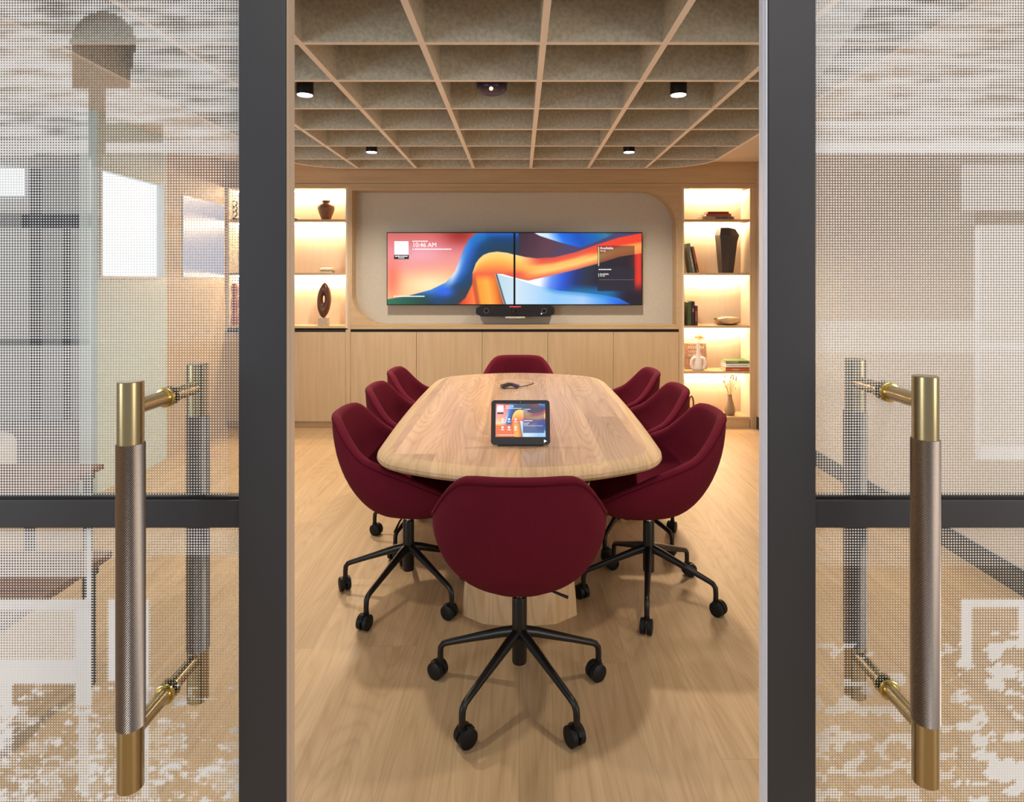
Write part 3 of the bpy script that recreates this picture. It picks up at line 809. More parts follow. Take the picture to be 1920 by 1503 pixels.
# fourth compartment
t = thing('book', 'large rose beige book propped upright behind the white vase', 'book', (PX(1305, 6.2), 6.19, s4 + .002))
t.rotation_euler = (R(-9), 0, 0)
MB().box(-.105, .105, -.012, .012, 0, .25, .002).build('cover', MAT['cover_rose'], t)
MB().box(-.098, .1065, -.009, .009, .003, .2515).build('pages', MAT['paper'], t)
mm = MB()
for row, (z, n, w0, w1) in enumerate(((.196, 7, -.08, .085), (.155, 7, -.075, .03), (.12, 5, -.075, .0))):
    for (a, b_, c0, c1) in letter_bars(w0, w1, z, z + .026, n, 20 + row): mm.box(a, b_, -.0132, -.0115, c0, c1)
mm.build('cover_lettering', MAT['book_white'], t)
t = thing('flower_vase', 'white two loop ceramic vase holding a yellow bloom', 'vase', (PX(1309, 6.09), 6.09, s4 + .0005))
m = MB().lathe([(.03, 0), (.034, .004), (.040, .03), (.038, .08), (.030, .11), (.024, .135), (.0165, .18), (.014, .225), (.0155, .25), (.012, .252), (.010, .24)], n=24)
m.build('body', MAT['white_ceramic'], t, smooth=True, angle=60)
for s in (-1, 1):
    MB().tube([(s * .034 + .031 * math.cos(a), 0, .068 + .052 * math.sin(a)) for a in [2 * PI * k / 28 for k in range(28)]], .0165, 14, closed=True).build('loop_handle', MAT['white_ceramic'], t, smooth=True, angle=180)
fl = MB().tube([(0, 0, .23), (.004, 0, .30)], .0025, 6)
fl.build('stem', MAT['dried_stem'], t)
fl = MB(); r = random.Random(5)
for k in range(46):
    c0 = Vector((.004 + r.gauss(0, .026), r.gauss(0, .018), .322 + r.gauss(0, .013)))
    M = Matrix.Translation(c0) @ Matrix.Rotation(r.uniform(0, 6), 4, 'Z') @ Matrix.Rotation(r.uniform(-.8, .8), 4, 'X')
    fl.box(-.009, .009, -.005, .005, -.002, .002, M=M)
fl.build('yellow_bloom', MAT['yellow_petal'], t)
gp = 'books stacked on the fourth shelf'
book('orange spined book, bottom of the stack on the fourth right shelf', (PX(1379, YI), 6.13, s4 + .0005), .245, .17, .032, 'book_orange', group=gp, band=letter_bars(-.06, .01, .012, .019, 7), bandmat='book_white')
book('white spined book between a green and an orange one', (PX(1378.5, YI), 6.13, s4 + .033), .235, .17, .043, 'book_white', group=gp, band=letter_bars(-.09, .09, .016, .026, 14), bandmat='book_grey')
book('slim green book, top of the stack on the fourth right shelf', (PX(1379, YI), 6.13, s4 + .0765), .24, .165, .022, 'book_green', group=gp, band=letter_bars(-.11, .0, .006, .014, 14), bandmat='book_white')
# fifth compartment
t = thing('dried_flower_vase', 'tan bottle vase with dried bunny tail stems on the lowest right shelf', 'vase', (PX(1368, 6.12), 6.12, s5 + .0005))
MB().lathe([(.034, 0), (.042, .004), (.05, .03), (.052, .05), (.047, .08), (.036, .12), (.025, .155), (.021, .18), (.023, .2), (.019, .201), (.017, .185)], n=28).build('body', MAT['tan_ceramic'], t, smooth=True, angle=60)
m = MB(); hd = MB(); r = random.Random(11)
for k in range(16):
    a = r.uniform(0, 2 * PI); sp = r.uniform(.01, .065); h_ = r.uniform(.26, .385)
    tip = Vector((sp * math.cos(a), sp * .7 * math.sin(a), h_))
    m.tube([(.006 * math.cos(a), .006 * math.sin(a), .17), (tip.x * .5, tip.y * .5, .17 + (h_ - .17) * .55), tip], .0019, 5)
    rr = r.uniform(.0055, .0085)
    hd.lathe([(.001, -.012), (rr, -.004), (rr, .005), (.001, .016)], tip, n=7)
m.build('stems', MAT['dried_stem'], t); hd.build('seed_heads', MAT['dried_stem'], t)
t = thing('ring_sculpture', 'dark oval ring sculpture half hidden behind the right chairs', 'sculpture', (PX(1296, 6.13), 6.13, s5 + .0005))
MB().box(-.035, .035, -.03, .03, 0, .03, .003).build('base', MAT['walnut_sculpture'], t)
MB().tube([(.022 * math.cos(a), 0, .108 + .073 * math.sin(a)) for a in [2 * PI * k / 32 for k in range(32)]], .008, 10, closed=True).build('ring', MAT['walnut_sculpture'], t, smooth=True, angle=180)

# left bookcase
q1, q2, q3 = lz[1], lz[2], lz[3]
t = thing('urn', 'brown clay urn on the top shelf of the left bookcase', 'vase', (PX(611.5, 6.13), 6.13, q1 + .0005))
MB().lathe([(.036, 0), (.042, .004), (.052, .03), (.068, .07), (.08, .11), (.078, .135), (.064, .152), (.042, .16), (.036, .166), (.036, .182), (.042, .19), (.036, .192), (.03, .175)], n=36).build('body', MAT['urn_brown'], t, smooth=True, angle=60)
t = thing('magazine', 'pale open magazine lying by the left door edge on the top shelf', 'magazine', (PX(541, 6.1), 6.1, q1 + .0005))
m = MB(); rows = []
for i in range(13):
    x = -.11 + .22 * i / 12; z = .02 * math.exp(-((abs(x) - .05) / .04) ** 2)
    rows.append(m.ring([(x, -.13, .001 + z), (x, .09, .001 + z), (x, .09, .006 + z), (x, -.13, .006 + z)]))
m.skin(rows); m.build('pages', MAT['paper'], t, smooth=True, angle=50)
MB().box(-.112, .112, -.132, .092, 0, .0009).build('cover', MAT['book_black'], t)
t = thing('stone_ornament', 'low speckled cream stone block on the middle left shelf', 'ornament', (PX(613.5, 6.13), 6.13, q2 + .0005))
lump('x', None, .078, .05, .02, 9, .15).build('stone', MAT['speckled_stone'], t, (0, 0, .033), smooth=True, angle=60)
MB().box(-.062, .062, -.035, .035, 0, .016, .004).build('base', MAT['gold_crumple'], t)
t = thing('sculpture', 'dark wooden leaf shaped sculpture with a hole, standing on a stone cube', 'sculpture', (PX(607, 6.1), 6.1, q3 + .0005))
MB().box(-.045, .045, -.04, .04, 0, .075, .002).build('plinth_block', MAT['stone_block'], t)
m = MB()
# leaf with a pierced eye: ring of closed cross-sections between outer and inner ovals
N = 40; secs = []
for k in range(N):
    a = 2 * PI * k / N
    ca, sa = math.cos(a), math.sin(a)
    ox = .066 * (abs(ca) ** 1.15) * math.copysign(1, ca) * (1.0 + .0 * sa); oz = .172 * math.copysign(abs(sa) ** .95, sa)
    ox += .008 * sa
    ix, iz = .010 * ca - .002, .034 * sa + .012
    mid = Vector(((ox + ix) / 2, 0, (oz + iz) / 2)); half = Vector(((ox - ix) / 2, 0, (oz - iz) / 2))
    secs.append(m.ring([mid + half * math.cos(b_) + Vector((0, .036 * math.sin(b_), 0)) for b_ in [2 * PI * j / 12 for j in range(12)]]))
secs.append(secs[0]); m.skin(secs, False, False)
m.build('carved_leaf', MAT['walnut_sculpture'], t, (0.004, 0, .075 + .170), smooth=True, angle=180)
MB().cyl((0, 0, .07), (0, 0, .09), .012).build('pin', MAT['black_metal'], t)
t = thing('wire_sculpture', 'black loop sculpture on the top left shelf, seen through the dotted glass', 'sculpture', (PX(439, 6.13), 6.13, q1 + .0005))
MB().box(-.03, .03, -.03, .03, 0, .02, .002).build('base', MAT['black_metal'], t)
for k in range(3):
    MB().tube([(.028 * math.cos(a), .012 * math.sin(a * 2), .056 + k * .05 + .03 * math.sin(a)) for a in [2 * PI * j / 24 for j in range(24)]], .006, 8, closed=True).build('loop', MAT['black_metal'], t, smooth=True, angle=180)
t = thing('terracotta_vase', 'tall terracotta vase of stacked swellings behind the dotted left glass', 'vase', (PX(440, 6.13), 6.13, q3 + .0005))
MB().lathe([(.034, 0), (.042, .01), (.05, .06), (.042, .11), (.026, .14), (.04, .18), (.046, .215), (.042, .26), (.026, .29), (.036, .33), (.04, .36), (.03, .4), (.025, .405)], n=28).build('body', MAT['terracotta'], t, smooth=True, angle=60)

# ------------------------------------------------------------------ table
TY0, TY1 = 2.245, 4.685
tc = (TY0 + TY1) / 2; TL = (TY1 - TY0) / 2; TZ = .74
def table_outline(inset):
    L = TL - inset; Wm = .605 - inset; bow = .66
    pts = []
    n = 24
    # right side upward (y from -to+), then far end, then left, then near end
    def side_x(y): return Wm - .035 * (y / L) ** 2
    def end_y(x): return L - bow * x * x
    # corner position: intersection of side and end
    xc = side_x(L - .2); 
    for _ in range(20):
        yc = end_y(xc); xc = side_x(yc)
    raw = []
    for i in range(n + 1): 
        y = -yc + 2 * yc * i / n; raw.append((side_x(y), y))
    for i in range(1, n):
        x = xc - 2 * xc * i / n; raw.append((x, end_y(x)))
    for i in range(n + 1):
        y = yc - 2 * yc * i / n; raw.append((-side_x(y), y))
    for i in range(1, n):
        x = -xc + 2 * xc * i / n; raw.append((x, -end_y(x)))
    # round the four corners with repeated smoothing near them
    rad = max(.095 - inset, .05); res = []
    corners = [(xc, -yc), (xc, yc), (-xc, yc), (-xc, -yc)]
    keep = [p for p in raw if min(math.hypot(p[0] - c_[0], p[1] - c_[1]) for c_ in corners) > rad]
    out = []
    for i, p in enumerate(keep):
        q = keep[(i + 1) % len(keep)]; out.append(p)
        c_ = min(corners, key=lambda c_: math.hypot((p[0] + q[0]) / 2 - c_[0], (p[1] + q[1]) / 2 - c_[1]))
        if math.hypot((p[0] + q[0]) / 2 - c_[0], (p[1] + q[1]) / 2 - c_[1]) < rad and math.hypot(p[0] - q[0], p[1] - q[1]) > .06:
            for k in range(1, 9):
                s_ = k / 9; out.append(((1 - s_) ** 2 * p[0] + 2 * s_ * (1 - s_) * c_[0] + s_ ** 2 * q[0], (1 - s_) ** 2 * p[1] + 2 * s_ * (1 - s_) * c_[1] + s_ ** 2 * q[1]))
    return out
def resample(pts, n):
    P_ = [Vector(p) for p in pts] + [Vector(pts[0])]
    d = [0]
    for a, b_ in zip(P_, P_[1:]): d.append(d[-1] + (b_ - a).length)
    out = []; j = 0
    for k in range(n):
        s_ = d[-1] * k / n
        while d[j + 1] < s_: j += 1
        f_ = (s_ - d[j]) / max(1e-9, d[j + 1] - d[j]); out.append(P_[j].lerp(P_[j + 1], f_))
    return out
base = resample(table_outline(0), 160)
def inset_ring(d):
    out = []
    for i, p in enumerate(base):
        tg = (base[(i + 1) % len(base)] - base[i - 1]).normalized(); nrm = Vector((-tg.y, tg.x))
        out.append((p.x + nrm.x * d, p.y + nrm.y * d))
    return out
tb = thing('conference_table', 'long boat shaped ash conference table with a thick soft edge', 'table', (0, tc, 0))
m = MB(); rings = []
for d, z in ((.075, TZ - .058), (.03, TZ - .054), (.008, TZ - .044), (0, TZ - .034), (.002, TZ - .022), (.011, TZ - .014), (.027, TZ - .0065), (.045, TZ - .0016), (.056, TZ - .0002), (.062, TZ)):
    rings.append(m.ring([(x, y, z) for x, y in inset_ring(d)]))
m.skin(rings)
top = m.build('tabletop', MAT['ash_table'], tb, smooth=True, angle=35)
top.data.materials.append(MAT['ash_edge'])
for p in top.data.polygons:
    if not (p.normal.z > .9 and len(p.vertices) > 4): p.material_index = 1
def pedestal(yc, name='pedestal'):
    m = MB(); rings = []
    for z, w_, l_ in ((0, .245, .17), (.10, .238, .165), (TZ - .0585, .175, .13)):
        oc = [(-w_, -l_ * .45), (-w_ * .62, -l_ * .86), (0, -l_), (w_ * .62, -l_ * .86), (w_, -l_ * .45), (w_ * .97, 0), (w_ * .62, l_ * .8), (0, l_), (-w_ * .62, l_ * .8), (-w_ * .97, 0)]
        rings.append(m.ring([(x, yc + y, z) for x, y in oc]))
    m.skin(rings); m.build(name, MAT['ash_pedestal'], tb)
pedestal(2.757 - tc); pedestal(3.80 - tc)
gm = MB()
gm.tube([(.135 * math.cos(a), .135 * math.sin(a), 0) for a in [2 * PI * k / 40 for k in range(40)]], .0018, 6, closed=True)
gm.build('cable_lid_ring', MAT['ash_pedestal'], tb, (PX(968, 4.17), 4.17 - tc, TZ))

# tablet on its stand
tt = thing('tablet', 'black touch tablet standing near the front of the table', 'tablet', (PX(976, 2.6), 2.6, TZ))
tw_, th_ = .246, .183
TM = Matrix.Translation((0, 0, .006)) @ Matrix.Rotation(R(-20), 4, 'X')
poly = fillet([(-tw_ / 2, 0), (tw_ / 2, 0), (tw_ / 2, th_), (-tw_ / 2, th_)], .014, 6)
MB().prism(poly, 0, .012).build('body', MAT['device_dark'], tt, smooth=True, angle=30).matrix_local = TM
nx, nz = 170, 108
U, V = np.meshgrid(np.linspace(0, 1, nx), np.linspace(0, 1, nz))
rgb = wallpaper(.149 + .585 * U, .1 + .9 * V)
low = sst(.58, .68, V) * sst(.40, .25, U); orn = lin((225, 105, 50))
rgb = rgb * (1 - low[..., None]) + low[..., None] * orn
pnl = ((U > .545) & (U < .975) & (V > .10) & (V < .88)).astype(float)[..., None]
l2 = (V > .47).astype(float)[..., None]
rgb = rgb * (1 - pnl) + pnl * (rgb * (.35 - .25 * l2) + lin((20, 45, 110)) * (.4 + .7 * l2))
sw, shh = tw_ * .845, th_ * .745
DM = TM @ Matrix.Translation((0, -.0008, th_ * .5 + .008))
picture_grid('display', tt, nx, nz, rgb, sw, shh, DM, MAT['screen_picture'])
def tu(u): return -sw / 2 + u * sw
def tvv(v_): return shh / 2 - v_ * shh
mm = MB()
for (u0, u1, v0, v1) in ((.03, .155, .05, .24),): mm.box(tu(u0), tu(u1), -.0012, -.0004, tvv(v1), tvv(v0))
mm.build('white_code_box', MAT['ui_white'], tt).matrix_local = DM
mm = MB()
for (u0, u1, v0, v1) in ((.03, .155, .27, .31),): mm.box(tu(u0), tu(u1), -.0012, -.0004, tvv(v1), tvv(v0))
mm.build('caption_strip', MAT['screen_bezel'], tt).matrix_local = DM
mm = MB()
for (u0, u1, v0, v1) in ((.195, .36, .055, .07), (.195, .53, .135, .15), (.56, .74, .505, .525), (.03, .045, .935, .955), (.06, .39, .938, .952)):
    n_ = max(1, int((u1 - u0) / .03))
    for k in range(n_): mm.box(tu(u0 + (u1 - u0) * k / n_), tu(u0 + (u1 - u0) * (k + .85) / n_), -.0012, -.0004, tvv(v1), tvv(v0))
mm.box(tu(.56), tu(.95), -.0012, -.0004, tvv(.672), tvv(.666))
mm.box(tu(.553), tu(.557), -.0012, -.0004, tvv(.44), tvv(.15)).box(tu(.553), tu(.557), -.0012, -.0004, tvv(.64), tvv(.56))
mm.build('text_lines', MAT['ui_white'], tt).matrix_local = DM
ic = MB()
for (u, v_) in ((.14, .475), (.27, .475), (.40, .475), (.14, .715), (.27, .715), (.40, .715)):
    for k in range(10):
        a0, a1 = 2 * PI * k / 10, 2 * PI * (k + 1) / 10
        ic.quad((tu(u), -.0009, tvv(v_)), (tu(u) + .0045 * math.cos(a0), -.0009, tvv(v_) + .0045 * math.sin(a0)), (tu(u) + .0045 * math.cos((a0 + a1) / 2), -.0009, tvv(v_) + .0045 * math.sin((a0 + a1) / 2)), (tu(u) + .0045 * math.cos(a1), -.0009, tvv(v_) + .0045 * math.sin(a1)))
    ic.box(tu(u - .03), tu(u + .03), -.0012, -.0004, tvv(v_ + .085), tvv(v_ + .062))
ic.build('icons', MAT['ui_white'], tt).matrix_local = DM
for (body, sz, u, v_) in (('10:46 AM', .0085, .195, .12), ('Available', .0075, .57, .185), ('All day', .0055, .57, .225), ('Available', .0065, .57, .60), ('All day', .0055, .57, .64)):
    o = text_mesh('screen_text', body, sz, MAT['ui_white'], tt, (0, 0, 0), depth=.0001)
    o.matrix_local = DM @ Matrix.Translation((tu(u), -.0012, tvv(v_))) @ Matrix.Rotation(R(90), 4, 'X')
MB().prism([(tw_ / 2 - .026, .008), (tw_ / 2 - .026, .021), (tw_ / 2 - .014, .0145)], -.001, .0005).build('logo_mark', MAT['ui_white'], tt).matrix_local = TM
MB().cyl((0, -.001, th_ - .008), (0, .001, th_ - .008), .003).build('front_camera', MAT['lens_glass'], tt).matrix_local = TM
MB().box(-.095, .095, -.004, .075, 0, .005, .002).box(-.05, .05, .05, .056, .004, .11, .001).build('stand', MAT['device_dark'], tt)
for s in (-1, 1):
    a_, b_ = (tw_ / 2 - .0006, tw_ / 2 + .0008) if s > 0 else (-tw_ / 2 - .0008, -tw_ / 2 + .0006)
    MB().box(a_, b_, .003, .009, .02, th_ - .02).build('side_light', MAT['led_red'], tt).matrix_local = TM

# connector hub with its cable
hb = thing('connector_hub', 'small black folded connector hub on the far half of the table', 'connector', (PX(956, 3.98), 3.98, TZ))
M = Matrix.Translation((-.022, 0, .0125)) @ Matrix.Rotation(R(-14), 4, 'Y') @ Matrix.Rotation(R(18), 4, 'Z')
MB().box(-.032, .03, -.03, .03, -.002, .016, .004, M).build('left_half', MAT['device_dark'], hb)
M = Matrix.Translation((.026, .008, .0135)) @ Matrix.Rotation(R(16), 4, 'Y') @ Matrix.Rotation(R(-12), 4, 'Z')
MB().box(-.026, .03, -.028, .026, -.003, .013, .003, M).build('right_half', MAT['device_purple'], hb)
MB().tube([(.05, .01, .006), (.075, .02, .008), (.11, .07, .005), (.145, .15, .004), (.15, .18, .004), (.148, .20, .003)], .0028, 8).build('cable', MAT['black_plastic'], hb)

# ------------------------------------------------------------------ chairs
def interp(tab, a): return float(np.interp(a, [t_[0] for t_ in tab], [t_[1] for t_ in tab]))
RIMZ = [(0, .842), (22, .842), (31, .838), (38, .815), (53, .735), (62, .694), (80, .655), (100, .618), (120, .565), (140, .500), (158, .468), (180, .460)]
def smooth_tab(tab, a):
    return (interp(tab, max(0, a - 3)) + interp(tab, a) * 2 + interp(tab, min(180, a + 3))) / 4
def rim_r(al):
    """plan radius; al degrees from the back (0) to the front (180)"""
    a = R(al); sx_, cy_ = math.sin(a), math.cos(a)
    b_ = .325 if cy_ > 0 else .265
    n_ = 2.5
    return 1.0 / ((abs(sx_) / .293) ** n_ + (abs(cy_) / b_) ** n_) ** (1 / n_)
def chair_surfaces():
    NA, NS = 72, 18
    outer = MB(); rings = []
    zb = .374
    for j in range(1, NS + 1):
        s_ = j / NS; row = []
        for i in range(NA):
            ang = 360.0 * i / NA; al = ang if ang <= 180 else 360 - ang
            rr = rim_r(al); zr = smooth_tab(RIMZ, al) - .018
            ph = s_ * PI / 2
            rad = rr * math.sin(ph) ** .86; z = zb + (zr - zb) * (1 - math.cos(ph) ** 1.02)
            zk = (z - zb) / .46
            row.append((rad * math.sin(R(ang)), -rad * math.cos(R(ang)), z))
        rings.append(outer.ring(row))
    outer.skin(rings, True, False)
    # inner upholstery: over the rim and down to the seat
    inner = MB(); rings = []; zi = .452
    th = .040
    def pt(ang, al, off, dz):
        rr = rim_r(al) + off
        return Vector((rr * math.sin(R(ang)), -rr * math.cos(R(ang)), smooth_tab(RIMZ, al) + dz))
    for off, dz in ((-.0005, -.0185), (.0025, -.012), (.001, -.005), (-.006, .001), (-.016, .003), (-.027, .000), (-.035, -.008), (-.040, -.022)):
        rings.append(inner.ring([pt(360.0 * i / NA, min(360.0 * i / NA, 360 - 360.0 * i / NA), off, dz) for i in range(NA)]))
    for j in range(1, NS):
        s_ = 1 - j / NS; row = []
        for i in range(NA):
            ang = 360.0 * i / NA; al = min(ang, 360 - ang)
            rr = rim_r(al) - th; zr = smooth_tab(RIMZ, al) - .022
            if zr < zi + .004: zr = max(zr, zi - .014)
            ph = s_ * PI / 2
            rad = rr * math.sin(ph) ** .72; z = zi + (zr - zi) * (1 - math.cos(ph) ** .9)
            row.append((rad * math.sin(R(ang)), -rad * math.cos(R(ang)), z))
        rings.append(inner.ring(row))
    inner.skin(rings, False, True)
    seam = [pt(360.0 * i / NA, min(360.0 * i / NA, 360 - 360.0 * i / NA), .0005, -.0185) for i in range(NA)]
    return outer, inner, seam
def make_chair():
    t = empty('office_chair')
    o_, i_, seam = chair_surfaces()
    sh = o_.build('shell', MAT['maroon_wool'], t, smooth=True, angle=180)
    i_.build('inner_cushion', MAT['maroon_wool'], t, smooth=True, angle=180)
    MB().tube(seam, .0026, 8, closed=True).build('piping', MAT['maroon_piping'], t, smooth=True, angle=180)
    MB().lathe([(.03, .358), (.05, .366), (.05, .386)], n=20).build('seat_plate', MAT['black_metal'], t)
    MB().lathe([(.0145, .33), (.0145, .365)], n=20).build('gas_lift', MAT['chrome'], t, smooth=True)
    MB().lathe([(.018, .112), (.0245, .115), (.0255, .12), (.0255, .335), (.024, .34), (.0145, .341)], n=28).build('column', MAT['black_metal'], t, smooth=True)
    MB().tube([(.03, -.01, .378), (.10, -.02, .372), (.165, -.03, .350)], [.004, .004, .0055], 8).build('height_lever', MAT['black_metal'], t)
    for k in range(5):
        lg = MB().tube([(.018, 0, .218), (.06, 0, .207), (.20, 0, .158), (.268, 0, .134), (.286, 0, .126), (.296, 0, .112), (.298, 0, .09), (.298, 0, .062)],
                       [.0185, .0175, .0125, .0112, .011, .011, .0108, .0105], 14)
        l = lg.build('leg', MAT['black_metal'], t, smooth=True, angle=60)
        cm = MB()
        for s in (-1, 1):
            y0, y1 = (.004, .024) if s > 0 else (-.024, -.004)
            r_ = .0305
            cm.tube([(-.012, y0, r_), (-.012, y0 + s * 0 + .002, r_), (-.012, y1 - .002, r_), (-.012, y1, r_)], [r_ - .003, r_, r_, r_ - .003], 26)
        cm.cyl((-.012, -.02, .0305), (-.012, .02, .0305), .008, n=10)
        # hood over the wheels
        hood = []
        for q in range(11):
            a = R(20 + 140 * q / 10)
            hood.append((-.012 + .0335 * math.cos(a), .0305 + .0335 * math.sin(a)))
        hin = [(-.012 + (p[0] + .012) * .93, .0305 + (p[1] - .0305) * .93) for p in reversed(hood)]
        cm.prism(hood + hin, -.0035, .0035)
        cm.cyl((0, 0, .05), (0, 0, .066), .0115, n=14)
        cs = cm.build('caster', MAT['caster_black'], l, smooth=True, angle=35)
        cs.location = (.298, 0, 0)
    return t
chair0 = make_chair()
def copy_tree(o, parent=None):
    c_ = o.copy(); COL.objects.link(c_)
    if parent: c_.parent = parent
    for ch in o.children: copy_tree(ch, c_)
    return c_
used = False
def place_chair(x, y, rz, legs, swiv, label):
    """legs: world angle of one leg in degrees"""
    global used
    c_ = chair0 if not used else copy_tree(chair0)
    used = True
    c_.location = (x, y, 0); c_.rotation_euler = (0, 0, R(rz)); tag(c_, label, 'chair', 'maroon upholstered chairs around the table')
    k = 0
    for ch in c_.children:
        if ch.name.split('.')[0] == 'leg':
            wa = legs + 72 * k
            ch.rotation_euler = (0, 0, R(wa - rz))
            ch.children[0].rotation_euler = (0, 0, R(swiv[k] - wa))
            k += 1
    return c_
place_chair(0, 2.165, 0, 18, (30, 100, 330, 215, 300), 'nearest maroon chair with its back to the viewer at the near table end')
place_chair(-.008, 4.56, 180, 54, (10, 200, 80, 300, 140), 'far maroon chair at the head of the table before the cabinets')
place_chair(-.503, 2.852, -90, 29, (60, 20, 300, 70, 330), 'maroon chair on the left side of the table, nearest the door')
place_chair(-.516, 3.50, -90, 30, (160, 20, 150, 70, 330), 'maroon chair in the middle of the left row')
place_chair(-.526, 4.105, -90, 60, (60, 120, 300, 70, 30), 'maroon chair on the left side of the table, nearest the screens')
place_chair(.583, 2.84, 90, 41, (200, 20, 300, 70, 130), 'maroon chair on the right side of the table, nearest the door')
place_chair(.592, 3.46, 90, 22, (60, 220, 300, 170, 330), 'maroon chair in the middle of the right row')
place_chair(.573, 4.075, 90, 5, (60, 20, 100, 70, 230), 'maroon chair on the right side of the table, nearest the bookcase')

# ------------------------------------------------------------------ sliding doors with dotted glass
rngL = np.random.default_rng(3)
def vnoise(x, y, seed=0):
    """smooth value noise on arrays"""
    r_ = np.random.default_rng(seed); T = r_.random((64, 64))
    xi = np.floor(x).astype(int); yi = np.floor(y).astype(int); fx = x - xi; fy = y - yi
    fx = fx * fx * (3 - 2 * fx); fy = fy * fy * (3 - 2 * fy)
    g_ = lambda a, b_: T[a % 64, b_ % 64]
    return (g_(xi, yi) * (1 - fx) + g_(xi + 1, yi) * fx) * (1 - fy) + (g_(xi, yi + 1) * (1 - fx) + g_(xi + 1, yi + 1) * fx) * fy
def fbm(x, y, seed=0):
    return (vnoise(x, y, seed) + .5 * vnoise(x * 2.1, y * 2.1, seed + 1) + .25 * vnoise(x * 4.3, y * 4.3, seed + 2)) / 1.75
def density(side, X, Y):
    """printed street picture plus dense patches for lobby reflections, in the photograph's own scale (x, y on the glass)"""
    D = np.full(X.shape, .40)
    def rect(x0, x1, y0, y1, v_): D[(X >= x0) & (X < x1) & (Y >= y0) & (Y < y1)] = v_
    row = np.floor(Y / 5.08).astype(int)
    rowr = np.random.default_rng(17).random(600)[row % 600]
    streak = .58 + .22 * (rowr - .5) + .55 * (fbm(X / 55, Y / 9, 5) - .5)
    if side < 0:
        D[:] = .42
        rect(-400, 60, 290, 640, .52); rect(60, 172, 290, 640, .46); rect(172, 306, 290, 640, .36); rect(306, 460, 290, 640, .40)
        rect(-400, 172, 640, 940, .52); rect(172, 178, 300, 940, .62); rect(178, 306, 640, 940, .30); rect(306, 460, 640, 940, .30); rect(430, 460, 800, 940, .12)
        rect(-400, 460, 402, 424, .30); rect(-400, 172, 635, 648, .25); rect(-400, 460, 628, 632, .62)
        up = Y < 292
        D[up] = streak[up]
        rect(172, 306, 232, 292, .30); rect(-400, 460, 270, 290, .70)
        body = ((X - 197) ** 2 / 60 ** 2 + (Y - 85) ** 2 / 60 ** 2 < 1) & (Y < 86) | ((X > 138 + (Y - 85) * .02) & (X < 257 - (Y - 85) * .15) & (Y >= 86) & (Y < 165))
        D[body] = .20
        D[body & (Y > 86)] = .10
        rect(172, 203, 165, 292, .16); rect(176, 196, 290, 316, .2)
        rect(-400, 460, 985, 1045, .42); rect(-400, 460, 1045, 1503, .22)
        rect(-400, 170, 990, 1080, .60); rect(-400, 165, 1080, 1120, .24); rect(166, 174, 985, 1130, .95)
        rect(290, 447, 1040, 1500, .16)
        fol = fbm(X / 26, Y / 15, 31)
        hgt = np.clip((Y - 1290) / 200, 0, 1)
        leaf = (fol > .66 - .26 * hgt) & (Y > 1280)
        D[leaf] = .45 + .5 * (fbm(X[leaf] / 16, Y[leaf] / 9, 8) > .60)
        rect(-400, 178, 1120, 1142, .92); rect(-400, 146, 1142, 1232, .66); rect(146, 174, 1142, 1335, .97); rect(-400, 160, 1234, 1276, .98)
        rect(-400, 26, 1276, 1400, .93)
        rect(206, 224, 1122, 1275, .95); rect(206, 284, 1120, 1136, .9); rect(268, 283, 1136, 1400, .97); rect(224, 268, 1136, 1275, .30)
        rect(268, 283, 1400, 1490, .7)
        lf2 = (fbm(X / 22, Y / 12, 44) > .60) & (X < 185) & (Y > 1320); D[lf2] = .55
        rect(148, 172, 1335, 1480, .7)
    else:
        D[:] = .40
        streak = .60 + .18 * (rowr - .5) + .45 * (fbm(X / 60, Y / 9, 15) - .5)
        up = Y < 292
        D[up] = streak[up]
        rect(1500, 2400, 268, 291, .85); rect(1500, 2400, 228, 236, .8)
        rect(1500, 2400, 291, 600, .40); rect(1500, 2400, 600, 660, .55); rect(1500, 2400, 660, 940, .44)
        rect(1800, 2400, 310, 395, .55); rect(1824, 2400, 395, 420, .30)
        rect(1824, 2400, 420, 858, .58); rect(1824, 1834, 430, 858, .72); rect(1834, 2400, 836, 858, .85); rect(1834, 2400, 640, 655, .7)  # denser dots standing in for a pale lobby reflection
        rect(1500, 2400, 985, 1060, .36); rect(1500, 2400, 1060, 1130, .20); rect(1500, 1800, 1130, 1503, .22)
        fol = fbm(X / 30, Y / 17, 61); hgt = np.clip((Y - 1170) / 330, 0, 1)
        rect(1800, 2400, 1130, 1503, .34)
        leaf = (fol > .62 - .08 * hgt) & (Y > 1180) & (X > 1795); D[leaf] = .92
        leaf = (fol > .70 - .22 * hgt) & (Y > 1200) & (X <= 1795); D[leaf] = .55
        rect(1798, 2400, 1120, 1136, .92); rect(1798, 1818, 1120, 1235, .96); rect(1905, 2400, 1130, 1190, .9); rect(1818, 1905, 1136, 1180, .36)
    return np.clip(D, 0, 1)

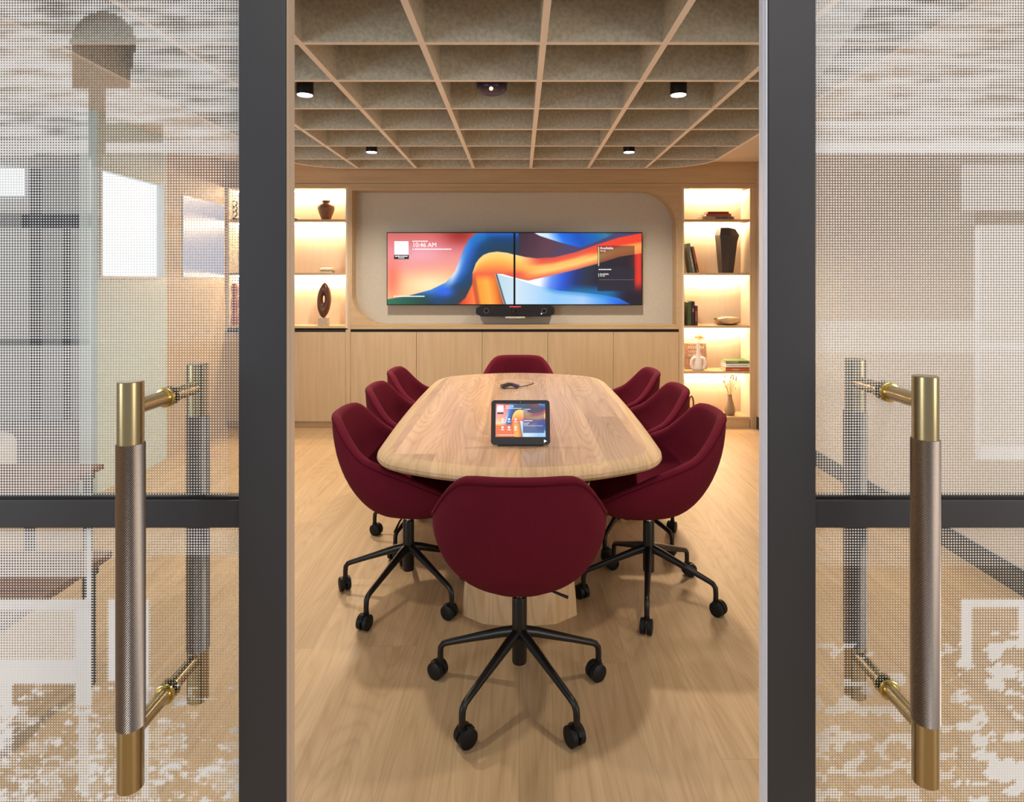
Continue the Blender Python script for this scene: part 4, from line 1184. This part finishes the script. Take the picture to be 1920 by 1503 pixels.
YGL = .995
def pane(side, xa, xb, za, zb_, parent):
    x0, x1 = min(xa, xb), max(xa, xb)
    i0, i1 = math.ceil(x0 / PITCH), math.floor(x1 / PITCH); k0, k1 = math.ceil(za / PITCH), math.floor(zb_ / PITCH)
    xs = np.concatenate([[x0], np.arange(i0, i1 + 1) * PITCH, [x1]]); zs = np.concatenate([[za], np.arange(k0, k1 + 1) * PITCH, [zb_]])
    XX, ZZ = np.meshgrid(xs, zs)
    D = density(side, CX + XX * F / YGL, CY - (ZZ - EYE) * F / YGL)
    nx, nz = len(xs), len(zs)
    verts = np.stack([XX, np.full_like(XX, YGL - .005), ZZ], -1).reshape(-1, 3)
    idx = np.arange(nx * nz).reshape(nz, nx)
    faces = np.stack([idx[:-1, :-1], idx[:-1, 1:], idx[1:, 1:], idx[1:, :-1]], -1).reshape(-1, 4)
    # back face and edges give the pane its thickness
    vb = np.array([[x0, YGL + .005, za], [x1, YGL + .005, za], [x1, YGL + .005, zb_], [x0, YGL + .005, zb_]])
    n0 = len(verts)
    me = bpy.data.meshes.new('dotted_glass')
    fl = faces.tolist()
    fl.append([n0 + 3, n0 + 2, n0 + 1, n0])
    me.from_pydata(np.concatenate([verts, vb]).tolist(), [], fl)
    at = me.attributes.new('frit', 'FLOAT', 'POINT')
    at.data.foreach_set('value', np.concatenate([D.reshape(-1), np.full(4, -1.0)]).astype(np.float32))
    me.materials.append(MAT['frit_glass'])
    o = bpy.data.objects.new('dotted_glass', me); COL.objects.link(o); o.parent = parent
    return o
grip_cache = {}
def knurl_mesh(z0, z1, r0=.0182):
    n = 72; m = MB(); rings = []; h = z1 - z0; nz = int(h / .0017)
    rings.append(m.ring([((r0 - .0012) * math.cos(2 * PI * i / n), (r0 - .0012) * math.sin(2 * PI * i / n), z0) for i in range(n)]))
    for j in range(nz + 1):
        z = z0 + .0006 + (h - .0012) * j / nz
        rings.append(m.ring([((r0 + (.00055 if (i + j) % 2 else -.00055)) * math.cos(2 * PI * i / n), (r0 + (.00055 if (i + j) % 2 else -.00055)) * math.sin(2 * PI * i / n), z) for i in range(n)]))
    rings.append(m.ring([((r0 - .0012) * math.cos(2 * PI * i / n), (r0 - .0012) * math.sin(2 * PI * i / n), z1) for i in range(n)]))
    return m.skin(rings)
def handle(parent, x, y, zb, zt_, g0, g1, p0, p1, side):
    """y bar axis depth; side -1: on the camera side of the glass, +1: inside the room"""
    br = .0173
    o = MB().lathe([(br - .001, zb), (br, zb + .001), (br, zt_ - .001), (br - .001, zt_)], (0, 0, 0), n=40).build('pull_handle', MAT['brass'], parent, (x, y, 0), smooth=True)
    knurl_mesh(g0, g1).build('knurled_grip', MAT['knurled_bronze'], o)['label'] = 'knurled bronze grip sleeve'
    yg = (YGL - .006 if side < 0 else YGL + .006) - y
    for pz in (p0, p1):
        MB().cyl((0, br * .8 * -side, pz), (0, yg, pz), .0112, n=28).build('post', MAT['brass'], o, smooth=True)
        MB().tube([(0, yg, pz), (0, yg + .004 * side, pz), (0, yg + .005 * side, pz)], [.0155, .0155, .0135], 28).build('collar', MAT['brass_bright'], o, smooth=True)
def door(idx, side, xi0, xi1, xo, label, hx, hz, hg, hp, sealmat):
    """xi0 opening edge, xi1 inner side of the leading stile, xo outer stile edge"""
    t = struct(empty('door_%d' % idx, (0, 0, 0)), label)
    ya, yb_ = .975, 1.011
    lo, hi = sorted((xi0, xi1))
    MB().box(lo, hi, ya, yb_ - .003, .012, 2.36, .0015).build('stile', MAT['door_black'], t)
    a, b_ = sorted((xo, xo + (.07 if side < 0 else -.07)))
    MB().box(a, b_, ya, yb_ - .003, .012, 2.36, .0015).build('stile', MAT['door_black'], t)
    ra, rb = (b_, lo) if side < 0 else (hi, a)
    zr0, zr1 = PZ(990, .98), PZ(938, .98)
    MB().box(ra, rb, ya + .006, yb_ - .009, zr0, zr1, .001).build('middle_rail', MAT['door_black'], t)
    MB().box(ra, rb, ya, yb_ - .003, .012, .13, .001).build('bottom_rail', MAT['door_black'], t)
    MB().box(ra, rb, ya, yb_ - .003, 2.29, 2.36, .001).build('top_rail', MAT['door_black'], t)
    MB().box(ra, rb, YGL - .008, YGL + .008, zr1 + .0002, zr1 + .004).build('glazing_bead', MAT['black_metal'], t)
    # pale profile along the meeting edge, warm and cool reflections put into its colours
    sg = 1 if side < 0 else -1
    m = MB()
    for k, (y0, y1, d) in enumerate(((.9795, .987, .0022), (.989, .996, .003), (.998, 1.008, .0022))):
        q0, q1 = sorted((xi0, xi0 + sg * d)); m.box(q0, q1, y0, y1, .012, 2.36)
    q0, q1 = sorted((xi0 + sg * .0002, xi0 + sg * .0016)); m.box(q0, q1, .9785, 1.0085, .012, 2.36)
    m.build('edge_profile', MAT[sealmat], t)
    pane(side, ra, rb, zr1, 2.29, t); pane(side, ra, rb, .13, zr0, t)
    handle(t, hx, .90, hz[0], hz[1], hg[0], hg[1], hp[0], hp[1], -1)
    handle(t, hx, 1.088, hz[0], hz[1], hg[0], hg[1], hp[0], hp[1], 1)
pm('seal_warm_reflection', (.52, .40, .30), .5)  # aluminium profile with the warm room reflection as its base colour
door(1, -1, PX(535.5, .975), PX(447, .975), -1.25, 'left sliding glass door in a black frame with a printed dot pattern', PX(245, .9), (PZ(1475, .9), PZ(714, .9)), (PZ(1360, .9), PZ(830, .9)), (PZ(1372, .905), PZ(765, .905)), 'seal_warm_reflection')
door(2, 1, PX(1441, .975), PX(1530, .975), 1.28, 'right sliding glass door in a black frame with a printed dot pattern', PX(1735, .9), (PZ(1465, .9), PZ(704, .9)), (PZ(1351, .9), PZ(821, .9)), (PZ(1363, .905), PZ(754, .905)), 'seal_aluminium')
struct(MB().box(-2.4, XR, .965, 1.02, 2.362, 2.42).build('trim_3', MAT['door_black']), 'dark sliding door track')

# ------------------------------------------------------------------ lounge things seen through the left door
def bench(x0, x1, y0, y1, label, n):
    t = thing('slatted_bench', label, 'bench', (x0, y0, 0), 0, 'slatted benches behind the left door')
    W_, L_ = x1 - x0, y1 - y0
    for k in range(n):
        a = L_ * k / n + .004
        MB().box(0, W_, a, a + L_ / n - .008, .425, .45, .003).build('slat', MAT['brown_slats'], t)
    MB().box(.02, W_ - .02, .05, .08, .39, .4245).box(.02, W_ - .02, L_ - .08, L_ - .05, .39, .4245).build('frame', MAT['black_metal'], t)
    for x_ in (.03, W_ - .06):
        for y_ in (.05, L_ - .08): MB().box(x_, x_ + .03, y_, y_ + .03, 0, .39).build('leg', MAT['black_metal'], t)
bench(-2.25, -1.47, 1.3, 2.28, 'low brown slatted bench near the left glass door, partly out of view', 10)
bench(-3.4, -2.2, 2.82, 3.34, 'brown slatted bench farther back, before the white pouf', 6)
o = MB().lathe([(.2, 0), (.26, .01), (.28, .05), (.28, .42), (.26, .46), (.2, .48)], n=40).build('pouf', MAT['pouf_white'], None, (-3.35, 3.75, 0), smooth=True)
tag(o, 'white round pouf at the far left beyond the bench', 'pouf')

# ------------------------------------------------------------------ light
wd_ = bpy.data.worlds.new('lobby_light'); SC.world = wd_; wd_.use_nodes = True
bg = wd_.node_tree.nodes['Background']; bg.inputs[0].default_value = (.82, .90, 1.0, 1); bg.inputs[1].default_value = .42
def area(name, loc, rot, sx_, sy_, e, col):
    l = bpy.data.lights.new(name, 'AREA'); l.shape = 'RECTANGLE'; l.size = sx_; l.size_y = sy_; l.energy = e; l.color = col
    o = bpy.data.objects.new(name, l); COL.objects.link(o); o.location = loc; o.rotation_euler = rot; return o
area('lobby_overhead_fill', (.3, -1.2, 2.85), (R(20), 0, 0), 3.0, 1.2, 36, (1, .94, .87))  # unseen overhead fill light on the lobby side, no fitting behind it
area('lobby_side_fill', (-4.55, -2.1, 1.7), (R(90), 0, R(-60)), 1.9, 2.2, 118, (.84, .92, 1.0))  # unseen side lights added for frontal fill and streaks on the handles
area('lobby_side_fill', (4.55, -2.1, 1.7), (R(90), 0, R(60)), 1.9, 2.2, 135, (1.0, .94, .86))

# ------------------------------------------------------------------ camera
cam = bpy.data.cameras.new('camera'); co = bpy.data.objects.new('camera', cam); COL.objects.link(co)
co.location = (0, 0, EYE); co.rotation_euler = (R(90), 0, 0)
cam.sensor_fit = 'HORIZONTAL'; cam.sensor_width = 36; cam.lens = 36 * F / 1920
cam.shift_x = (960 - CX) / 1920; cam.shift_y = -(751.5 - CY) / 1920
cam.clip_start = .02; cam.clip_end = 60
SC.camera = co

vs = SC.view_settings
vs.view_transform = 'Standard'; vs.look = 'None'; vs.gamma = 1; vs.use_curve_mapping = False; vs.exposure = 0.0
SC.cycles.use_denoising = True
SC.cycles.max_bounces = 8; SC.cycles.diffuse_bounces = 5; SC.cycles.glossy_bounces = 3; SC.cycles.transparent_max_bounces = 12
SC.cycles.sample_clamp_indirect = 4.0; SC.cycles.caustics_reflective = False; SC.cycles.caustics_refractive = False
